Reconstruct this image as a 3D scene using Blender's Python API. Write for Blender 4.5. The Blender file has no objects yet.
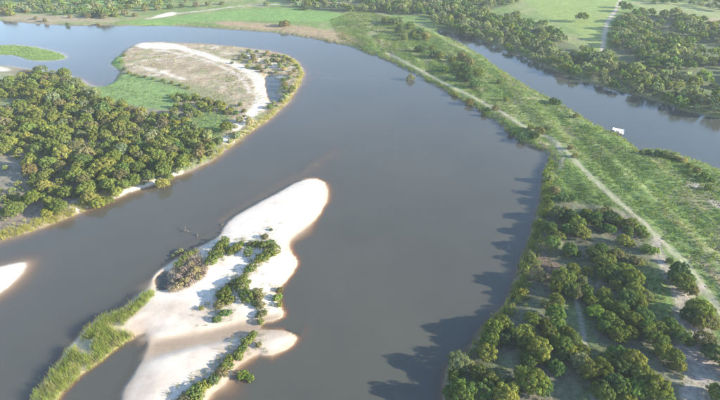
import bpy, math, random
import numpy as np
R = math.radians
rng = np.random.default_rng(7)
random.seed(7)
scene = bpy.context.scene
col = scene.collection

# ------------------------------------------------------------------ camera
CAM_Z, PITCH, FPX = 100.0, R(33.0), 486.0          # drone height, downward tilt, focal length in photo pixels
cam_data = bpy.data.cameras.new('camera')
cam_data.sensor_width = 36.0
cam_data.lens = 36.0 * FPX / 720.0
cam_data.clip_start = 0.5
cam_data.clip_end = 20000
cam = bpy.data.objects.new('camera', cam_data)
cam.location = (0, 0, CAM_Z)
cam.rotation_euler = (R(90) - PITCH, 0, 0)
col.objects.link(cam)
scene.camera = cam

# ------------------------------------------------------------------ sky and sun
SUN_EL = R(17.0)
SUN_AZ = R(101.0)                                    # clockwise from +Y: low sun from the right
world = bpy.data.worlds.new('World')
scene.world = world
world.use_nodes = True
wn = world.node_tree
wn.nodes.clear()
sky = wn.nodes.new('ShaderNodeTexSky')
sky.sky_type = 'NISHITA'
sky.sun_disc = False
sky.sun_elevation = SUN_EL
sky.sun_rotation = SUN_AZ
sky.altitude = 900
sky.air_density = 1.0
sky.dust_density = 0.5
sky.ozone_density = 1.5
bg = wn.nodes.new('ShaderNodeBackground')
bg.inputs['Strength'].default_value = 0.135
wo = wn.nodes.new('ShaderNodeOutputWorld')
wn.links.new(sky.outputs[0], bg.inputs[0])
wn.links.new(bg.outputs[0], wo.inputs[0])
sun_data = bpy.data.lights.new('sun', 'SUN')
sun_data.energy = 5.0
sun_data.angle = R(0.9)
sun_data.color = (1.0, 0.91, 0.75)
sun = bpy.data.objects.new('sun', sun_data)
sun.rotation_euler = (R(90) - SUN_EL, 0, math.pi - SUN_AZ)
sun.location = (300, 0, 200)
col.objects.link(sun)

scene.view_settings.view_transform = 'Standard'
scene.view_settings.look = 'None'
scene.view_settings.exposure = 1.9
scene.view_settings.gamma = 1.0
scene.cycles.use_denoising = True
scene.cycles.max_bounces = 6
scene.cycles.diffuse_bounces = 3
scene.cycles.transmission_bounces = 3
scene.cycles.volume_bounces = 0
scene.cycles.sample_clamp_indirect = 8.0

# ------------------------------------------------------------------ helpers: pixels to places
CP, SP = math.cos(PITCH), math.sin(PITCH)
def ground_at(u, v, z=0.0):
    xc, yc = (u - 360.0) / FPX, (200.0 - v) / FPX
    d = (xc, CP + yc * SP, -SP + yc * CP)
    t = (z - CAM_Z) / d[2]
    return (d[0] * t, d[1] * t)
def W(px, z=0.0):
    return np.array([ground_at(u, v, z) for u, v in px])
def px_per_m(x, y, z=0.0):
    return FPX / (y * CP - (z - CAM_Z) * SP)

# ------------------------------------------------------------------ helpers: noise, distances
def vnoise(x, y, scale, seed):
    g = np.random.default_rng(seed).random((256, 256)).astype(np.float32)
    fx, fy = x / scale, y / scale
    ix, iy = np.floor(fx).astype(np.int64), np.floor(fy).astype(np.int64)
    tx, ty = (fx - ix).astype(np.float32), (fy - iy).astype(np.float32)
    tx, ty = tx * tx * (3 - 2 * tx), ty * ty * (3 - 2 * ty)
    a, b = ix & 255, iy & 255
    a1, b1 = (ix + 1) & 255, (iy + 1) & 255
    return (g[a, b] * (1 - tx) + g[a1, b] * tx) * (1 - ty) + (g[a, b1] * (1 - tx) + g[a1, b1] * tx) * ty
def fbm(x, y, scale, seed, octaves=4, gain=0.5):
    s, a, tot = 0, 1.0, 0
    for o in range(octaves):
        s = s + a * (vnoise(x, y, scale, seed + o * 17) - 0.5)
        tot += a
        scale *= 0.47
        a *= gain
    return s / tot * 2                               # about -1..1
def smooth_poly(P, n=2, closed=True):
    for _ in range(n):
        if closed:
            Q = np.roll(P, -1, axis=0)
            P = np.stack([0.75 * P + 0.25 * Q, 0.25 * P + 0.75 * Q], 1).reshape(-1, 2)
        else:
            a, b = P[:-1], P[1:]
            M = np.stack([0.75 * a + 0.25 * b, 0.25 * a + 0.75 * b], 1).reshape(-1, 2)
            P = np.vstack([P[:1], M, P[-1:]])
    return P
def seg_dist(x, y, P, closed, far):
    out = np.full(x.shape, far, np.float32)
    m = (x > P[:, 0].min() - far) & (x < P[:, 0].max() + far) & (y > P[:, 1].min() - far) & (y < P[:, 1].max() + far)
    if not m.any():
        return out
    xs, ys = x[m], y[m]
    best = np.full(xs.shape, far * far, np.float32)
    n = len(P)
    for i in range(n if closed else n - 1):
        ax, ay = P[i]
        bx, by = P[(i + 1) % n]
        k = (xs > min(ax, bx) - far) & (xs < max(ax, bx) + far) & (ys > min(ay, by) - far) & (ys < max(ay, by) + far)
        if not k.any():
            continue
        dx, dy = bx - ax, by - ay
        L = dx * dx + dy * dy + 1e-9
        xk, yk = xs[k], ys[k]
        t = np.clip(((xk - ax) * dx + (yk - ay) * dy) / L, 0, 1)
        d = (xk - ax - t * dx) ** 2 + (yk - ay - t * dy) ** 2
        best[k] = np.minimum(best[k], d)
    out[m] = np.sqrt(best)
    return out
def inside(x, y, P):
    res = np.zeros(x.shape, bool)
    m = (x >= P[:, 0].min()) & (x <= P[:, 0].max()) & (y >= P[:, 1].min()) & (y <= P[:, 1].max())
    if not m.any():
        return res
    xs, ys = x[m], y[m]
    r = np.zeros(xs.shape, bool)
    n = len(P)
    for i in range(n):
        ax, ay = P[i]
        bx, by = P[(i + 1) % n]
        if ay == by:
            continue
        c = ((ay > ys) != (by > ys)) & (xs < (bx - ax) * (ys - ay) / (by - ay) + ax)
        r ^= c
    res[m] = r
    return res
def sdist(x, y, P, far=14.0):
    d = seg_dist(x, y, P, True, far)
    return np.where(inside(x, y, P), d, -d)
def sstep(a, b, v):
    t = np.clip((v - a) / (b - a), 0, 1)
    return t * t * (3 - 2 * t)

# ------------------------------------------------------------------ shorelines traced on the water plane
NORTH = [(-900, -25), (-500, 2), (-250, 14), (-100, 18), (0, 20.5), (20, 22), (45, 24), (68, 25.5), (90, 25), (112, 25.5), (135, 25.5), (160, 25.5),
         (185, 26), (212, 28), (245, 30), (277, 32.5), (303, 37), (329, 41.6), (349, 46.5), (366, 52), (385, 59), (402, 67),
         (418, 75), (431, 83), (448, 92), (465, 102), (483, 112.5), (497, 122.5), (515, 137), (532, 147), (546, 152), (551, 158),
         (545, 170), (543, 186), (542, 200), (538, 216), (531, 238), (524, 257), (518, 272), (514, 290), (507, 303), (498, 313),
         (485, 326), (475, 344), (462, 357), (448, 367), (445, 381), (443, 400), (438, 440), (430, 500), (430, 640), (470, 760), (5000, 760),
         (9000, -95), (-9000, -95)]
CHANNEL = [(436, 30.5), (438, 33.5), (446, 38), (457, 43.5), (470, 50), (480, 56), (496, 68), (516, 81), (540, 94.5), (564, 107), (582, 118.5),
           (597, 127.5), (612, 133.5), (627, 141.5), (636, 151.5), (640, 153), (645, 150.5), (660, 150.5), (678, 155), (702, 164), (720, 171.5),
           (760, 187), (900, 240), (1300, 400), (2600, 330), (1300, 235), (1000, 175), (800, 135), (720, 118.6), (699, 114), (680, 110), (670, 104.5),
           (654, 101), (637, 95), (621, 91.5), (589, 83), (560, 73), (540, 64), (524, 57), (510, 52), (497, 47.5), (485, 42), (473, 38), (462, 34.5), (450, 31.5), (442, 29.5)]
LEFT = [(-700, 112), (-300, 80), (-60, 67), (0, 65), (20, 68), (36, 70), (52, 73), (65, 75), (81, 79.6), (90, 86), (103, 87), (113, 83), (117, 77), (120, 71),
        (110, 64), (113, 59), (120, 55), (125, 50), (137, 43), (158, 42), (184, 43.4), (214, 44.6), (236, 47), (262, 50), (282, 54), (295, 60), (302, 68), (303, 76),
        (299, 85), (292, 96.6), (282, 108), (269, 118.5), (253, 129.5), (237, 142), (223, 152), (214, 159), (200, 166), (184, 173), (162, 182), (149, 185.5),
        (130, 192.5), (110, 200.5), (91, 208), (78, 213), (65, 219), (45, 227), (20, 235), (0, 240), (-60, 257), (-200, 292), (-500, 360), (-900, 420), (-2500, 300), (-2500, 160)]
POND = [(265, 76), (270, 75.5), (278, 79), (280, 85), (276, 90), (276, 94), (280, 97), (278, 102), (271, 102.4), (268, 99), (266, 91), (264.5, 82)]
ISLET = [(-120, 52), (-60, 46), (0, 45), (16, 45), (36, 47), (49, 50), (62, 53.6), (68, 57.5), (58, 60.3), (42, 61), (27, 60), (22, 58), (13, 55), (0, 54.6), (-60, 56)]
BAR_W = [(27, 262), (23, 272), (13, 283), (0, 293), (-40, 315), (-90, 322), (-80, 288), (-30, 272), (0, 267), (15, 263)]
ISLAND = [(328, 187), (324, 180.5), (313, 177.6), (298, 180.6), (279, 191.5), (256, 203), (236, 214.5), (224, 224), (219, 235), (210, 241), (196, 248.5),
          (178, 257.6), (163, 267), (153, 276), (150.5, 286), (137, 297), (121, 310), (104, 315), (89, 326), (81, 335), (69, 347), (60, 363), (45, 380), (36, 393),
          (31, 402), (24, 425), (30, 445), (48, 420), (57, 400), (68, 386), (86, 372), (105, 359), (121, 346), (133, 336), (145, 332),
          (149, 345), (141, 361), (124, 386), (118, 400), (108, 440), (112, 520), (150, 560), (190, 470), (206, 400), (212, 392), (227, 383), (231, 374), (236, 366), (247, 361), (259, 353),
          (264, 357), (281, 352.5), (293, 344.5), (299, 336.5), (290, 331.5), (277, 329), (262, 328.5), (264, 323), (277, 321), (287, 314.5), (279, 303), (275, 291), (282, 286), (292, 274.5), (298, 265), (297, 258), (290, 252), (289, 243), (294, 237),
          (311, 224), (322, 212.5), (328, 199)]
POOL = [(158, 275), (166, 270), (170, 275), (169, 283), (168, 290), (157, 289), (155, 281)]
P_N, P_C, P_L = smooth_poly(W(NORTH), 1), smooth_poly(W(CHANNEL), 1), smooth_poly(W(LEFT), 1)
P_POND, P_ISLET, P_BARW = smooth_poly(W(POND), 1), smooth_poly(W(ISLET), 2), smooth_poly(W(BAR_W), 2)
P_I, P_POOL = smooth_poly(W(ISLAND), 1), smooth_poly(W(POOL), 1)

# lines on the land
TRACK = W([(388, 53), (402, 60.5), (412, 66), (424, 71.5), (434, 77), (450, 86), (470, 95.5), (490, 105.5), (508, 116), (525, 128), (545, 135), (556, 143), (566, 152), (577, 163), (590, 177),
           (605, 190), (620, 203), (635, 215), (648, 226), (658, 236), (668, 247), (680, 258), (690, 270), (700, 283), (710, 297), (722, 312), (750, 350), (800, 430)], 1.4)
BRANCH = W([(658, 240), (656, 250), (660, 259), (665, 270), (673, 284), (679, 294), (684, 306), (688, 322), (692, 340), (697, 360), (701, 380), (705, 400), (712, 440), (725, 520)], 1.4)
LINK = W([(678, 297), (690, 296), (700, 290), (703, 286)], 1.4)
FOOT = W([(576, 300), (579, 312), (582, 324), (584, 338), (587, 352), (591, 372), (593, 390), (594, 410), (596, 440)], 1.4)
FOOT_B = W([(557, 146), (562, 155), (563, 161), (560, 168)], 1.4)
FARSAND = W([(148, 19), (160, 17), (175, 13.5), (190, 12.5), (205, 11), (230, 7), (262, 5), (305, 3.5), (350, 2)], 1.4)
DARKLINE = W([(352, 13), (358, 22), (367, 32), (375, 38), (388, 53)], 1.4)
RIDGE = W([(560, 110), (582, 133), (605, 152), (632, 176), (660, 201), (690, 231), (720, 262)], 1.4)
RIDGE_B = W([(455, 52), (480, 68), (510, 90), (540, 112), (575, 140)], 1.4)
MEADOW_ROAD = W([(628, -14), (620, 0), (617, 9), (607, 22), (604, 36), (602, 55)], 1.4)
BAR_SAND = W([(138, 44.5), (165, 45), (194, 51), (214, 58), (236, 64.5), (253, 73), (261, 83), (263, 96), (258, 108), (246, 120), (236, 128)], 1.0)
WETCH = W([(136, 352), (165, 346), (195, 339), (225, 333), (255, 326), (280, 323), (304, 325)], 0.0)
def line_d(x, y, L, far=20.0):
    return seg_dist(x, y, smooth_poly(L, 2, False), False, far)

_a, _b = W([(560, 110), (720, 262)])
SDIR = (_b - _a) / np.linalg.norm(_b - _a)
def along(x, y, stretch=6.0):
    """coordinates stretched along the spit, for streaks that follow its old channels"""
    return (x * SDIR[0] + y * SDIR[1]) / stretch, -x * SDIR[1] + y * SDIR[0]
# ------------------------------------------------------------------ land heights (used by the ground and by everything that stands on it)
def bank(sd, top, run, slope):
    return np.where(sd > 0, top * (1 - np.exp(-np.maximum(sd, 0) / run)), sd * slope)
def heights(x, y, full=False):
    j = fbm(x, y, 7.0, 3, 3) * 1.0
    jf = fbm(x, y, 3.0, 5, 2) * 0.5
    e = np.clip(y / 300, 0.5, 2.0)
    sN = sdist(x, y, P_N) + (j + jf) * e
    sC = -sdist(x, y, P_C) + (j + jf) * e
    sL = sdist(x, y, P_L) + (j + jf) * 0.9
    sP = -sdist(x, y, P_POND) + jf
    sB = sdist(x, y, P_ISLET) + j
    sW = sdist(x, y, P_BARW) + jf * 0.4
    sI = sdist(x, y, P_I) + j * 0.35 + jf * 0.5
    sQ = -sdist(x, y, P_POOL, 8.0) + jf * 0.4
    low = sstep(0.0, 1.0, seg_dist(x, y, P_L, True, 14.0) / 14.0)
    hN = np.minimum(bank(sN, 1.5, 2.2, 0.6), bank(sC, 1.5, 2.0, 1.1))
    hL = np.minimum(bank(sL, 1.3, 3.0, 0.24), bank(sP, 1.0, 3.0, 1.2))
    hB = bank(sB, 0.5, 3.0, 0.25)
    hW = bank(sW, 1.0, 6.0, 0.22)
    hI = np.minimum(bank(sI, 1.0, 6.5, np.clip(0.75 + 1.1 * fbm(x, y, 22.0, 8, 2), 0.2, 1.6)), bank(sQ, 0.8, 4.0, 1.3))
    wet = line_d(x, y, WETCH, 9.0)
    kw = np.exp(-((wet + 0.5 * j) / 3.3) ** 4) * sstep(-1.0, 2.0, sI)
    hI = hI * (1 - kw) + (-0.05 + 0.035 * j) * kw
    hs = np.stack([hN, hL, hB, hW, hI])
    h = hs.max(0)
    reg = hs.argmax(0)
    land = sstep(0.15, 1.0, h)
    rel = fbm(x, y, 24.0, 11, 3) * 0.30 + fbm(x, y, 3.2, 12, 2) * 0.10
    h = h + rel * land * np.where(reg == 4, 0.45, 1.0)
    h = h + np.where(reg == 0, land * sstep(58.0, 35.0, seg_dist(x, y, TRACK, False, 60.0)) * 0.55 * fbm(*along(x, y), 7.0, 14, 3), 0)
    h = np.maximum(h, -3.2)
    # shoals that make the brown smears in the river
    for L, dep, wd in SHOALS:
        d = line_d(x, y, L, 26.0)
        h = np.where(h < -0.03, np.maximum(h, -3.2 + (3.2 - dep) * np.exp(-(d / wd) ** 2) + 0.4 * j), h)
    if full:
        return h, reg, dict(N=sN, C=sC, L=sL, P=sP, B=sB, W=sW, I=sI, Q=sQ, wet=wet)
    return h
SHOALS = [(W([(224, 219), (250, 200), (280, 183), (312, 168), (334, 150)]), 0.8, 8.0),
          (W([(296, 92), (308, 80), (318, 72)]), 0.5, 4.0), (W([(170, 252), (195, 240), (214, 229)]), 0.9, 3.5),
          (W([(112, 412), (124, 388), (139, 362), (150, 344), (140, 338)]), 0.22, 4.5), (W([(270, 360), (300, 340), (306, 325)]), 0.75, 2.2)]
def H1(x, y):
    return float(heights(np.array([x], np.float64), np.array([y], np.float64))[0])

# ------------------------------------------------------------------ materials
def new_mat(name):
    m = bpy.data.materials.new(name)
    m.use_nodes = True
    nt = m.node_tree
    nt.nodes.clear()
    return m, nt, nt.nodes, nt.links
def N(ns, kind, **kw):
    n = ns.new(kind)
    for k, v in kw.items():
        setattr(n, k, v)
    return n
def mix_col(ns, ln, fac, a, b, blend='MIX'):
    n = ns.new('ShaderNodeMix')
    n.data_type = 'RGBA'
    n.blend_type = blend
    for s, v in ((0, fac), (6, a), (7, b)):
        if hasattr(v, 'links'):
            ln.new(v, n.inputs[s])
        else:
            n.inputs[s].default_value = v
    return n.outputs[2]
def math_n(ns, ln, op, a, b=None, clamp=False):
    n = ns.new('ShaderNodeMath')
    n.operation = op
    n.use_clamp = clamp
    for i, v in enumerate((a, b)):
        if v is None:
            continue
        if hasattr(v, 'links'):
            ln.new(v, n.inputs[i])
        else:
            n.inputs[i].default_value = v
    return n.outputs[0]
def noise(ns, ln, scale, detail=4, coord=None, rough=0.55):
    n = ns.new('ShaderNodeTexNoise')
    n.inputs['Scale'].default_value = scale
    n.inputs['Detail'].default_value = detail
    n.inputs['Roughness'].default_value = rough
    if coord is not None:
        ln.new(coord, n.inputs['Vector'])
    return n.outputs['Fac']

def mat_ground():
    m, nt, ns, ln = new_mat('ground_soil_and_sand')
    at = N(ns, 'ShaderNodeAttribute', attribute_name='ground_colour')
    tc = ns.new('ShaderNodeNewGeometry').outputs['Position']
    n1, n2 = noise(ns, ln, 0.9, 5, tc), noise(ns, ln, 5.0, 3, tc)
    n3 = noise(ns, ln, 0.28, 4, tc)
    f1 = math_n(ns, ln, 'ADD', math_n(ns, ln, 'MULTIPLY', n1, 1.5), math_n(ns, ln, 'MULTIPLY', n2, 1.3))
    f1 = math_n(ns, ln, 'ADD', f1, math_n(ns, ln, 'MULTIPLY', n3, 0.8))
    f1 = math_n(ns, ln, 'MAXIMUM', math_n(ns, ln, 'SUBTRACT', f1, 0.82), 0.35)
    rough_amt = N(ns, 'ShaderNodeAttribute', attribute_name='grain').outputs['Fac']
    fac = mix_col(ns, ln, rough_amt, (1, 1, 1, 1), f1)
    c = mix_col(ns, ln, 1.0, at.outputs['Color'], fac, 'MULTIPLY')
    b = ns.new('ShaderNodeBump')
    b.inputs['Distance'].default_value = 0.25
    ln.new(math_n(ns, ln, 'MULTIPLY', rough_amt, 0.8), b.inputs['Strength'])
    ln.new(n1, b.inputs['Height'])
    p = ns.new('ShaderNodeBsdfPrincipled')
    p.inputs['Roughness'].default_value = 0.92
    p.inputs['Specular IOR Level'].default_value = 0.15
    ln.new(c, p.inputs['Base Color'])
    ln.new(b.outputs[0], p.inputs['Normal'])
    o = ns.new('ShaderNodeOutputMaterial')
    ln.new(p.outputs[0], o.inputs[0])
    return m

def mat_water(name, body, k=1.0):
    m, nt, ns, ln = new_mat(name)
    pos = ns.new('ShaderNodeNewGeometry').outputs['Position']
    dep = N(ns, 'ShaderNodeAttribute', attribute_name='depth').outputs['Fac']
    dep = math_n(ns, ln, 'MAXIMUM', dep, 0.0)
    # light lost on the way down and up through silty water, blue first
    ch = []
    for kk in (0.05, 0.33, 0.7):
        ch.append(math_n(ns, ln, 'EXPONENT', math_n(ns, ln, 'MULTIPLY', dep, -kk * k)))
    cc = ns.new('ShaderNodeCombineColor')
    for i, v in enumerate(ch):
        ln.new(v, cc.inputs[i])
    tr = ns.new('ShaderNodeBsdfTransparent')
    ln.new(cc.outputs[0], tr.inputs[0])
    murk = math_n(ns, ln, 'SUBTRACT', 1.0, math_n(ns, ln, 'EXPONENT', math_n(ns, ln, 'MULTIPLY', dep, -2.2 * k)), True)
    df = ns.new('ShaderNodeBsdfDiffuse')
    big = noise(ns, ln, 0.016, 6, pos, 0.62)
    bc = mix_col(ns, ln, big, tuple(0.70 * v for v in body) + (1,), (1.40 * body[0], 1.28 * body[1], 1.12 * body[2], 1))
    ln.new(bc, df.inputs[0])
    mx = ns.new('ShaderNodeMixShader')
    below = ns.new('ShaderNodeNewGeometry').outputs['Backfacing']     # silt scatters daylight onward to the bed
    murk = math_n(ns, ln, 'MULTIPLY', murk, math_n(ns, ln, 'SUBTRACT', 1.0, math_n(ns, ln, 'MULTIPLY', below, 0.75)))
    ln.new(murk, mx.inputs[0])
    ln.new(tr.outputs[0], mx.inputs[1])
    ln.new(df.outputs[0], mx.inputs[2])
    mp = ns.new('ShaderNodeMapping')
    mp.inputs['Scale'].default_value = (1.0, 0.55, 1.0)
    mp.inputs['Rotation'].default_value = (0, 0, 0.5)
    ln.new(pos, mp.inputs['Vector'])
    w1, w2 = noise(ns, ln, 0.9, 3, mp.outputs[0]), noise(ns, ln, 0.05, 3, pos)
    bmp = ns.new('ShaderNodeBump')
    bmp.inputs['Distance'].default_value = 0.12
    ln.new(math_n(ns, ln, 'MULTIPLY', w2, 0.5), bmp.inputs['Strength'])
    ln.new(w1, bmp.inputs['Height'])
    gl = ns.new('ShaderNodeBsdfGlossy')
    ln.new(math_n(ns, ln, 'ADD', math_n(ns, ln, 'MULTIPLY', noise(ns, ln, 0.02, 4, mp.outputs[0]), 0.22), 0.02), gl.inputs['Roughness'])
    ln.new(bmp.outputs[0], gl.inputs['Normal'])
    fr = ns.new('ShaderNodeFresnel')
    fr.inputs['IOR'].default_value = 1.45
    m2 = ns.new('ShaderNodeMixShader')
    back = ns.new('ShaderNodeNewGeometry').outputs['Backfacing']      # light coming up from the bed passes out
    ln.new(math_n(ns, ln, 'MULTIPLY', fr.outputs[0], math_n(ns, ln, 'SUBTRACT', 1.0, back)), m2.inputs[0])
    ln.new(mx.outputs[0], m2.inputs[1])
    ln.new(gl.outputs[0], m2.inputs[2])
    o = ns.new('ShaderNodeOutputMaterial')
    ln.new(m2.outputs[0], o.inputs[0])
    return m

def mat_leaf(name, base=None, translucent=0.35, attr='leaf_tint'):
    """base None: the object's own colour; leaf_tint varies it from spray to spray"""
    m, nt, ns, ln = new_mat(name)
    at = N(ns, 'ShaderNodeAttribute', attribute_name=attr)
    if base is None:
        oc = ns.new('ShaderNodeObjectInfo').outputs['Color']
    else:
        r = ns.new('ShaderNodeRGB')
        r.outputs[0].default_value = tuple(base) + (1,)
        oc = r.outputs[0]
    c = mix_col(ns, ln, 1.0, oc, at.outputs['Color'], 'MULTIPLY')
    d = ns.new('ShaderNodeBsdfDiffuse')
    t = ns.new('ShaderNodeBsdfTranslucent')
    ln.new(c, d.inputs[0])
    tcol = mix_col(ns, ln, 1.0, c, (1.1, 1.22, 0.5, 1), 'MULTIPLY')
    ln.new(tcol, t.inputs[0])
    mx = ns.new('ShaderNodeMixShader')
    mx.inputs[0].default_value = translucent
    ln.new(d.outputs[0], mx.inputs[1])
    ln.new(t.outputs[0], mx.inputs[2])
    o = ns.new('ShaderNodeOutputMaterial')
    ln.new(mx.outputs[0], o.inputs[0])
    return m
def mat_plain(name, c, rough=0.8, var=0.25, scale=6.0, metallic=0.0):
    m, nt, ns, ln = new_mat(name)
    tc = ns.new('ShaderNodeTexCoord').outputs['Object']
    f = noise(ns, ln, scale, 5, tc)
    cc = mix_col(ns, ln, f, tuple(v * (1 - var) for v in c) + (1,), tuple(min(1, v * (1 + var)) for v in c) + (1,))
    p = ns.new('ShaderNodeBsdfPrincipled')
    p.inputs['Roughness'].default_value = rough
    p.inputs['Metallic'].default_value = metallic
    ln.new(cc, p.inputs['Base Color'])
    o = ns.new('ShaderNodeOutputMaterial')
    ln.new(p.outputs[0], o.inputs[0])
    return m
M_GROUND = mat_ground()
M_RIVER = mat_water('silty_river_water', (0.057, 0.060, 0.053))
M_CHANNEL = mat_water('channel_water', (0.050, 0.056, 0.050))
M_LEAF = mat_leaf('leaves')
M_STUFF_LEAF = mat_leaf('massed_leaves', (1, 1, 1))
M_BARK = mat_plain('bark', (0.16, 0.13, 0.10), 0.9, 0.35, 5.0)
M_DRIFT = mat_plain('weathered_wood', (0.11, 0.09, 0.07), 0.9, 0.3, 5.0)

# ------------------------------------------------------------------ mesh helpers
def raw_mesh(name, V, F, mat, colours=None, attrs=None, smooth=False):
    V, F = np.asarray(V, np.float32), np.asarray(F, np.int32)
    me = bpy.data.meshes.new(name)
    k = F.shape[1]
    me.vertices.add(len(V))
    me.vertices.foreach_set('co', V.ravel())
    me.loops.add(F.size)
    me.loops.foreach_set('vertex_index', F.ravel())
    me.polygons.add(len(F))
    me.polygons.foreach_set('loop_start', np.arange(0, F.size, k, dtype=np.int32))
    if smooth:
        me.polygons.foreach_set('use_smooth', np.ones(len(F), bool))
    for nm, c in (colours or {}).items():
        a = me.attributes.new(nm, 'FLOAT_COLOR', 'POINT')
        a.data.foreach_set('color', np.hstack([c, np.ones((len(c), 1))]).astype(np.float32).ravel())
    for nm, c in (attrs or {}).items():
        a = me.attributes.new(nm, 'FLOAT', 'POINT')
        a.data.foreach_set('value', np.asarray(c, np.float32))
    me.materials.append(mat)
    me.update(calc_edges=True)
    return me
def link(name, me, parent=None, label=None, cat=None, group=None, kind=None, loc=None):
    o = bpy.data.objects.new(name, me)
    col.objects.link(o)
    if parent is not None:
        o.parent = parent
    if loc is not None:
        o.location = loc
    tag(o, label, cat, group, kind)
    return o
def tag(o, label=None, cat=None, group=None, kind=None):
    for k, v in (('label', label), ('category', cat), ('group', group), ('kind', kind)):
        if v:
            o[k] = v

# ------------------------------------------------------------------ the ground sheet
def axis(core0, core1, fine, far_step, far0, far1, out):
    a = list(np.arange(core0, core1, fine))
    s, v = fine, core1
    while v < far1:
        a.append(v)
        s = min(s * 1.012, far_step)
        v += s
    while v < out:
        a.append(v)
        s *= 1.16
        v += s
    a.append(v)
    s, v, lo = fine, core0, []
    while v > far0:
        s = min(s * 1.012, far_step)
        v -= s
        lo.append(v)
    while v > -out:
        s *= 1.16
        v -= s
        lo.append(v)
    return np.array(lo[::-1] + a)
xs = axis(-115, 130, 0.8, 2.0, -470, 470, 5200)
ys = axis(62, 200, 0.8, 2.0, 55, 660, 5200)
if len(xs) % 2 == 0:
    xs = np.append(xs, xs[-1] + 800)
if len(ys) % 2 == 0:
    ys = np.append(ys, ys[-1] + 800)
GX, GY = np.meshgrid(xs, ys)
nyr, nxr = GX.shape
gx, gy = GX.ravel().astype(np.float64), GY.ravel().astype(np.float64)
gh, greg, gs = heights(gx, gy, True)

def cmask(px, soft=2.0, z=1.2, amp=1.5, sc=6.0, seed=40):
    P = smooth_poly(W(px, z), 1)
    return sstep(-soft, soft, sdist(gx, gy, P, 14.0) + amp * fbm(gx, gy, sc, seed, 3))
SAND, WETSAND = np.array([0.56, 0.50, 0.43]), np.array([0.27, 0.208, 0.15])
SOIL, DRY, TAN = np.array([0.155, 0.135, 0.115]), np.array([0.235, 0.185, 0.125]), np.array([0.29, 0.235, 0.16])
GRASS, LUSH, YGRASS = np.array([0.11, 0.16, 0.045]), np.array([0.115, 0.195, 0.052]), np.array([0.17, 0.195, 0.075])
PATHC, RED = np.array([0.33, 0.28, 0.235]), np.array([0.20, 0.095, 0.07])
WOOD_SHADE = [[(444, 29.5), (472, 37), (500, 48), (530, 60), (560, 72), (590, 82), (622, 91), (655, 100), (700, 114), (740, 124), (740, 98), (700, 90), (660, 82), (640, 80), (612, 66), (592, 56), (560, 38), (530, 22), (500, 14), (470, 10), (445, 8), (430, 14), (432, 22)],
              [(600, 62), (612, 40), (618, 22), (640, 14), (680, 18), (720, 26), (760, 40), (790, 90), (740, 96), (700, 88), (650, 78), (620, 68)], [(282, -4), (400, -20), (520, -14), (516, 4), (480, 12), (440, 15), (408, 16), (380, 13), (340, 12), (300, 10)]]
C = np.tile(SOIL, (len(gx), 1)) * (1 + 0.25 * fbm(gx, gy, 5, 21, 3))[:, None]
G = np.full(len(gx), 1.0, np.float32)                # grain: how rough and mottled the surface is
def lay(mask, colour, grain=None):
    global C, G
    mask = np.clip(mask, 0, 1)
    C = C * (1 - mask[:, None]) + colour * mask[:, None]
    if grain is not None:
        G = G * (1 - mask) + grain * mask
n_big, n_mid, n_fine = fbm(gx, gy, 40, 31, 4), fbm(gx, gy, 10, 32, 4), fbm(gx, gy, 3.5, 33, 3)
# far bank and the spit: meadow greens, straw and bare strips
onN = sstep(0, 1.5, gs['N']) * sstep(-1, 1, gs['C'] + 2)
beyond = sstep(0, 1, inside(gx, gy, W([(436, 30), (510, 52), (560, 73), (637, 95), (720, 118), (1300, 235), (9000, 300), (9000, -95), (300, -95), (380, 10)])).astype(np.float32))
lay(onN * (greg == 0), GRASS)
n_str = fbm(*along(gx, gy), 6.0, 93, 3) * sstep(58.0, 35.0, seg_dist(gx, gy, TRACK, False, 60.0))
lay(onN * (greg == 0) * sstep(-0.1, 0.6, n_big + 0.5 * n_mid), YGRASS)
lay(onN * (greg == 0) * sstep(0.0, 0.5, -n_str) * 0.7, GRASS * 0.6)
lay(onN * (greg == 0) * sstep(0.2, 0.6, n_str) * 0.5, DRY * 1.1)
lay(onN * (greg == 0) * sstep(0.15, 0.6, n_mid + 0.4 * n_fine) * 0.5, DRY)
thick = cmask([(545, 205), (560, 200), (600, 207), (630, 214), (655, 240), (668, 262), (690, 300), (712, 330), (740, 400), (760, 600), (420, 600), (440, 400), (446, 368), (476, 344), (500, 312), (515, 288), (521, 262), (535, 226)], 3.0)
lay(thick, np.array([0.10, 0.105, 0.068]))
lay(thick * sstep(0.1, 0.5, n_mid), np.array([0.15, 0.135, 0.105]))
lay(thick * sstep(0.0, 0.5, fbm(gx, gy, 14, 35, 3)) * 0.6, GRASS * 0.9)
lay(cmask([(523, 252), (545, 252), (556, 262), (556, 276), (540, 284), (520, 280)], 2.0, amp=2.5), RED * np.array([0.75, 1.1, 1.1]))
lay(cmask([(655, 285), (662, 276), (674, 290), (686, 322), (688, 345), (672, 330), (660, 305)], 2.0), GRASS * 0.8)
lay(cmask([(612, 285), (640, 268), (662, 280), (676, 300), (684, 330), (660, 318), (640, 310)], 3.0) * 0.6, GRASS)
lay(cmask([(663, 246), (690, 262), (700, 262), (690, 252), (700, 270), (716, 268), (735, 290), (735, 300), (715, 285)], 2) * 0.0, TAN)
lay(cmask([(697, 262), (708, 262), (735, 292), (735, 306), (716, 285)], 1.5) * 0.7, np.array([0.26, 0.19, 0.15]))
lay(cmask([(686, 183), (694, 182), (699, 186), (692, 190)], 1.0) , PATHC)
lay(cmask([(706, 203), (716, 200), (730, 208), (722, 213)], 1.0), PATHC)
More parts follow.
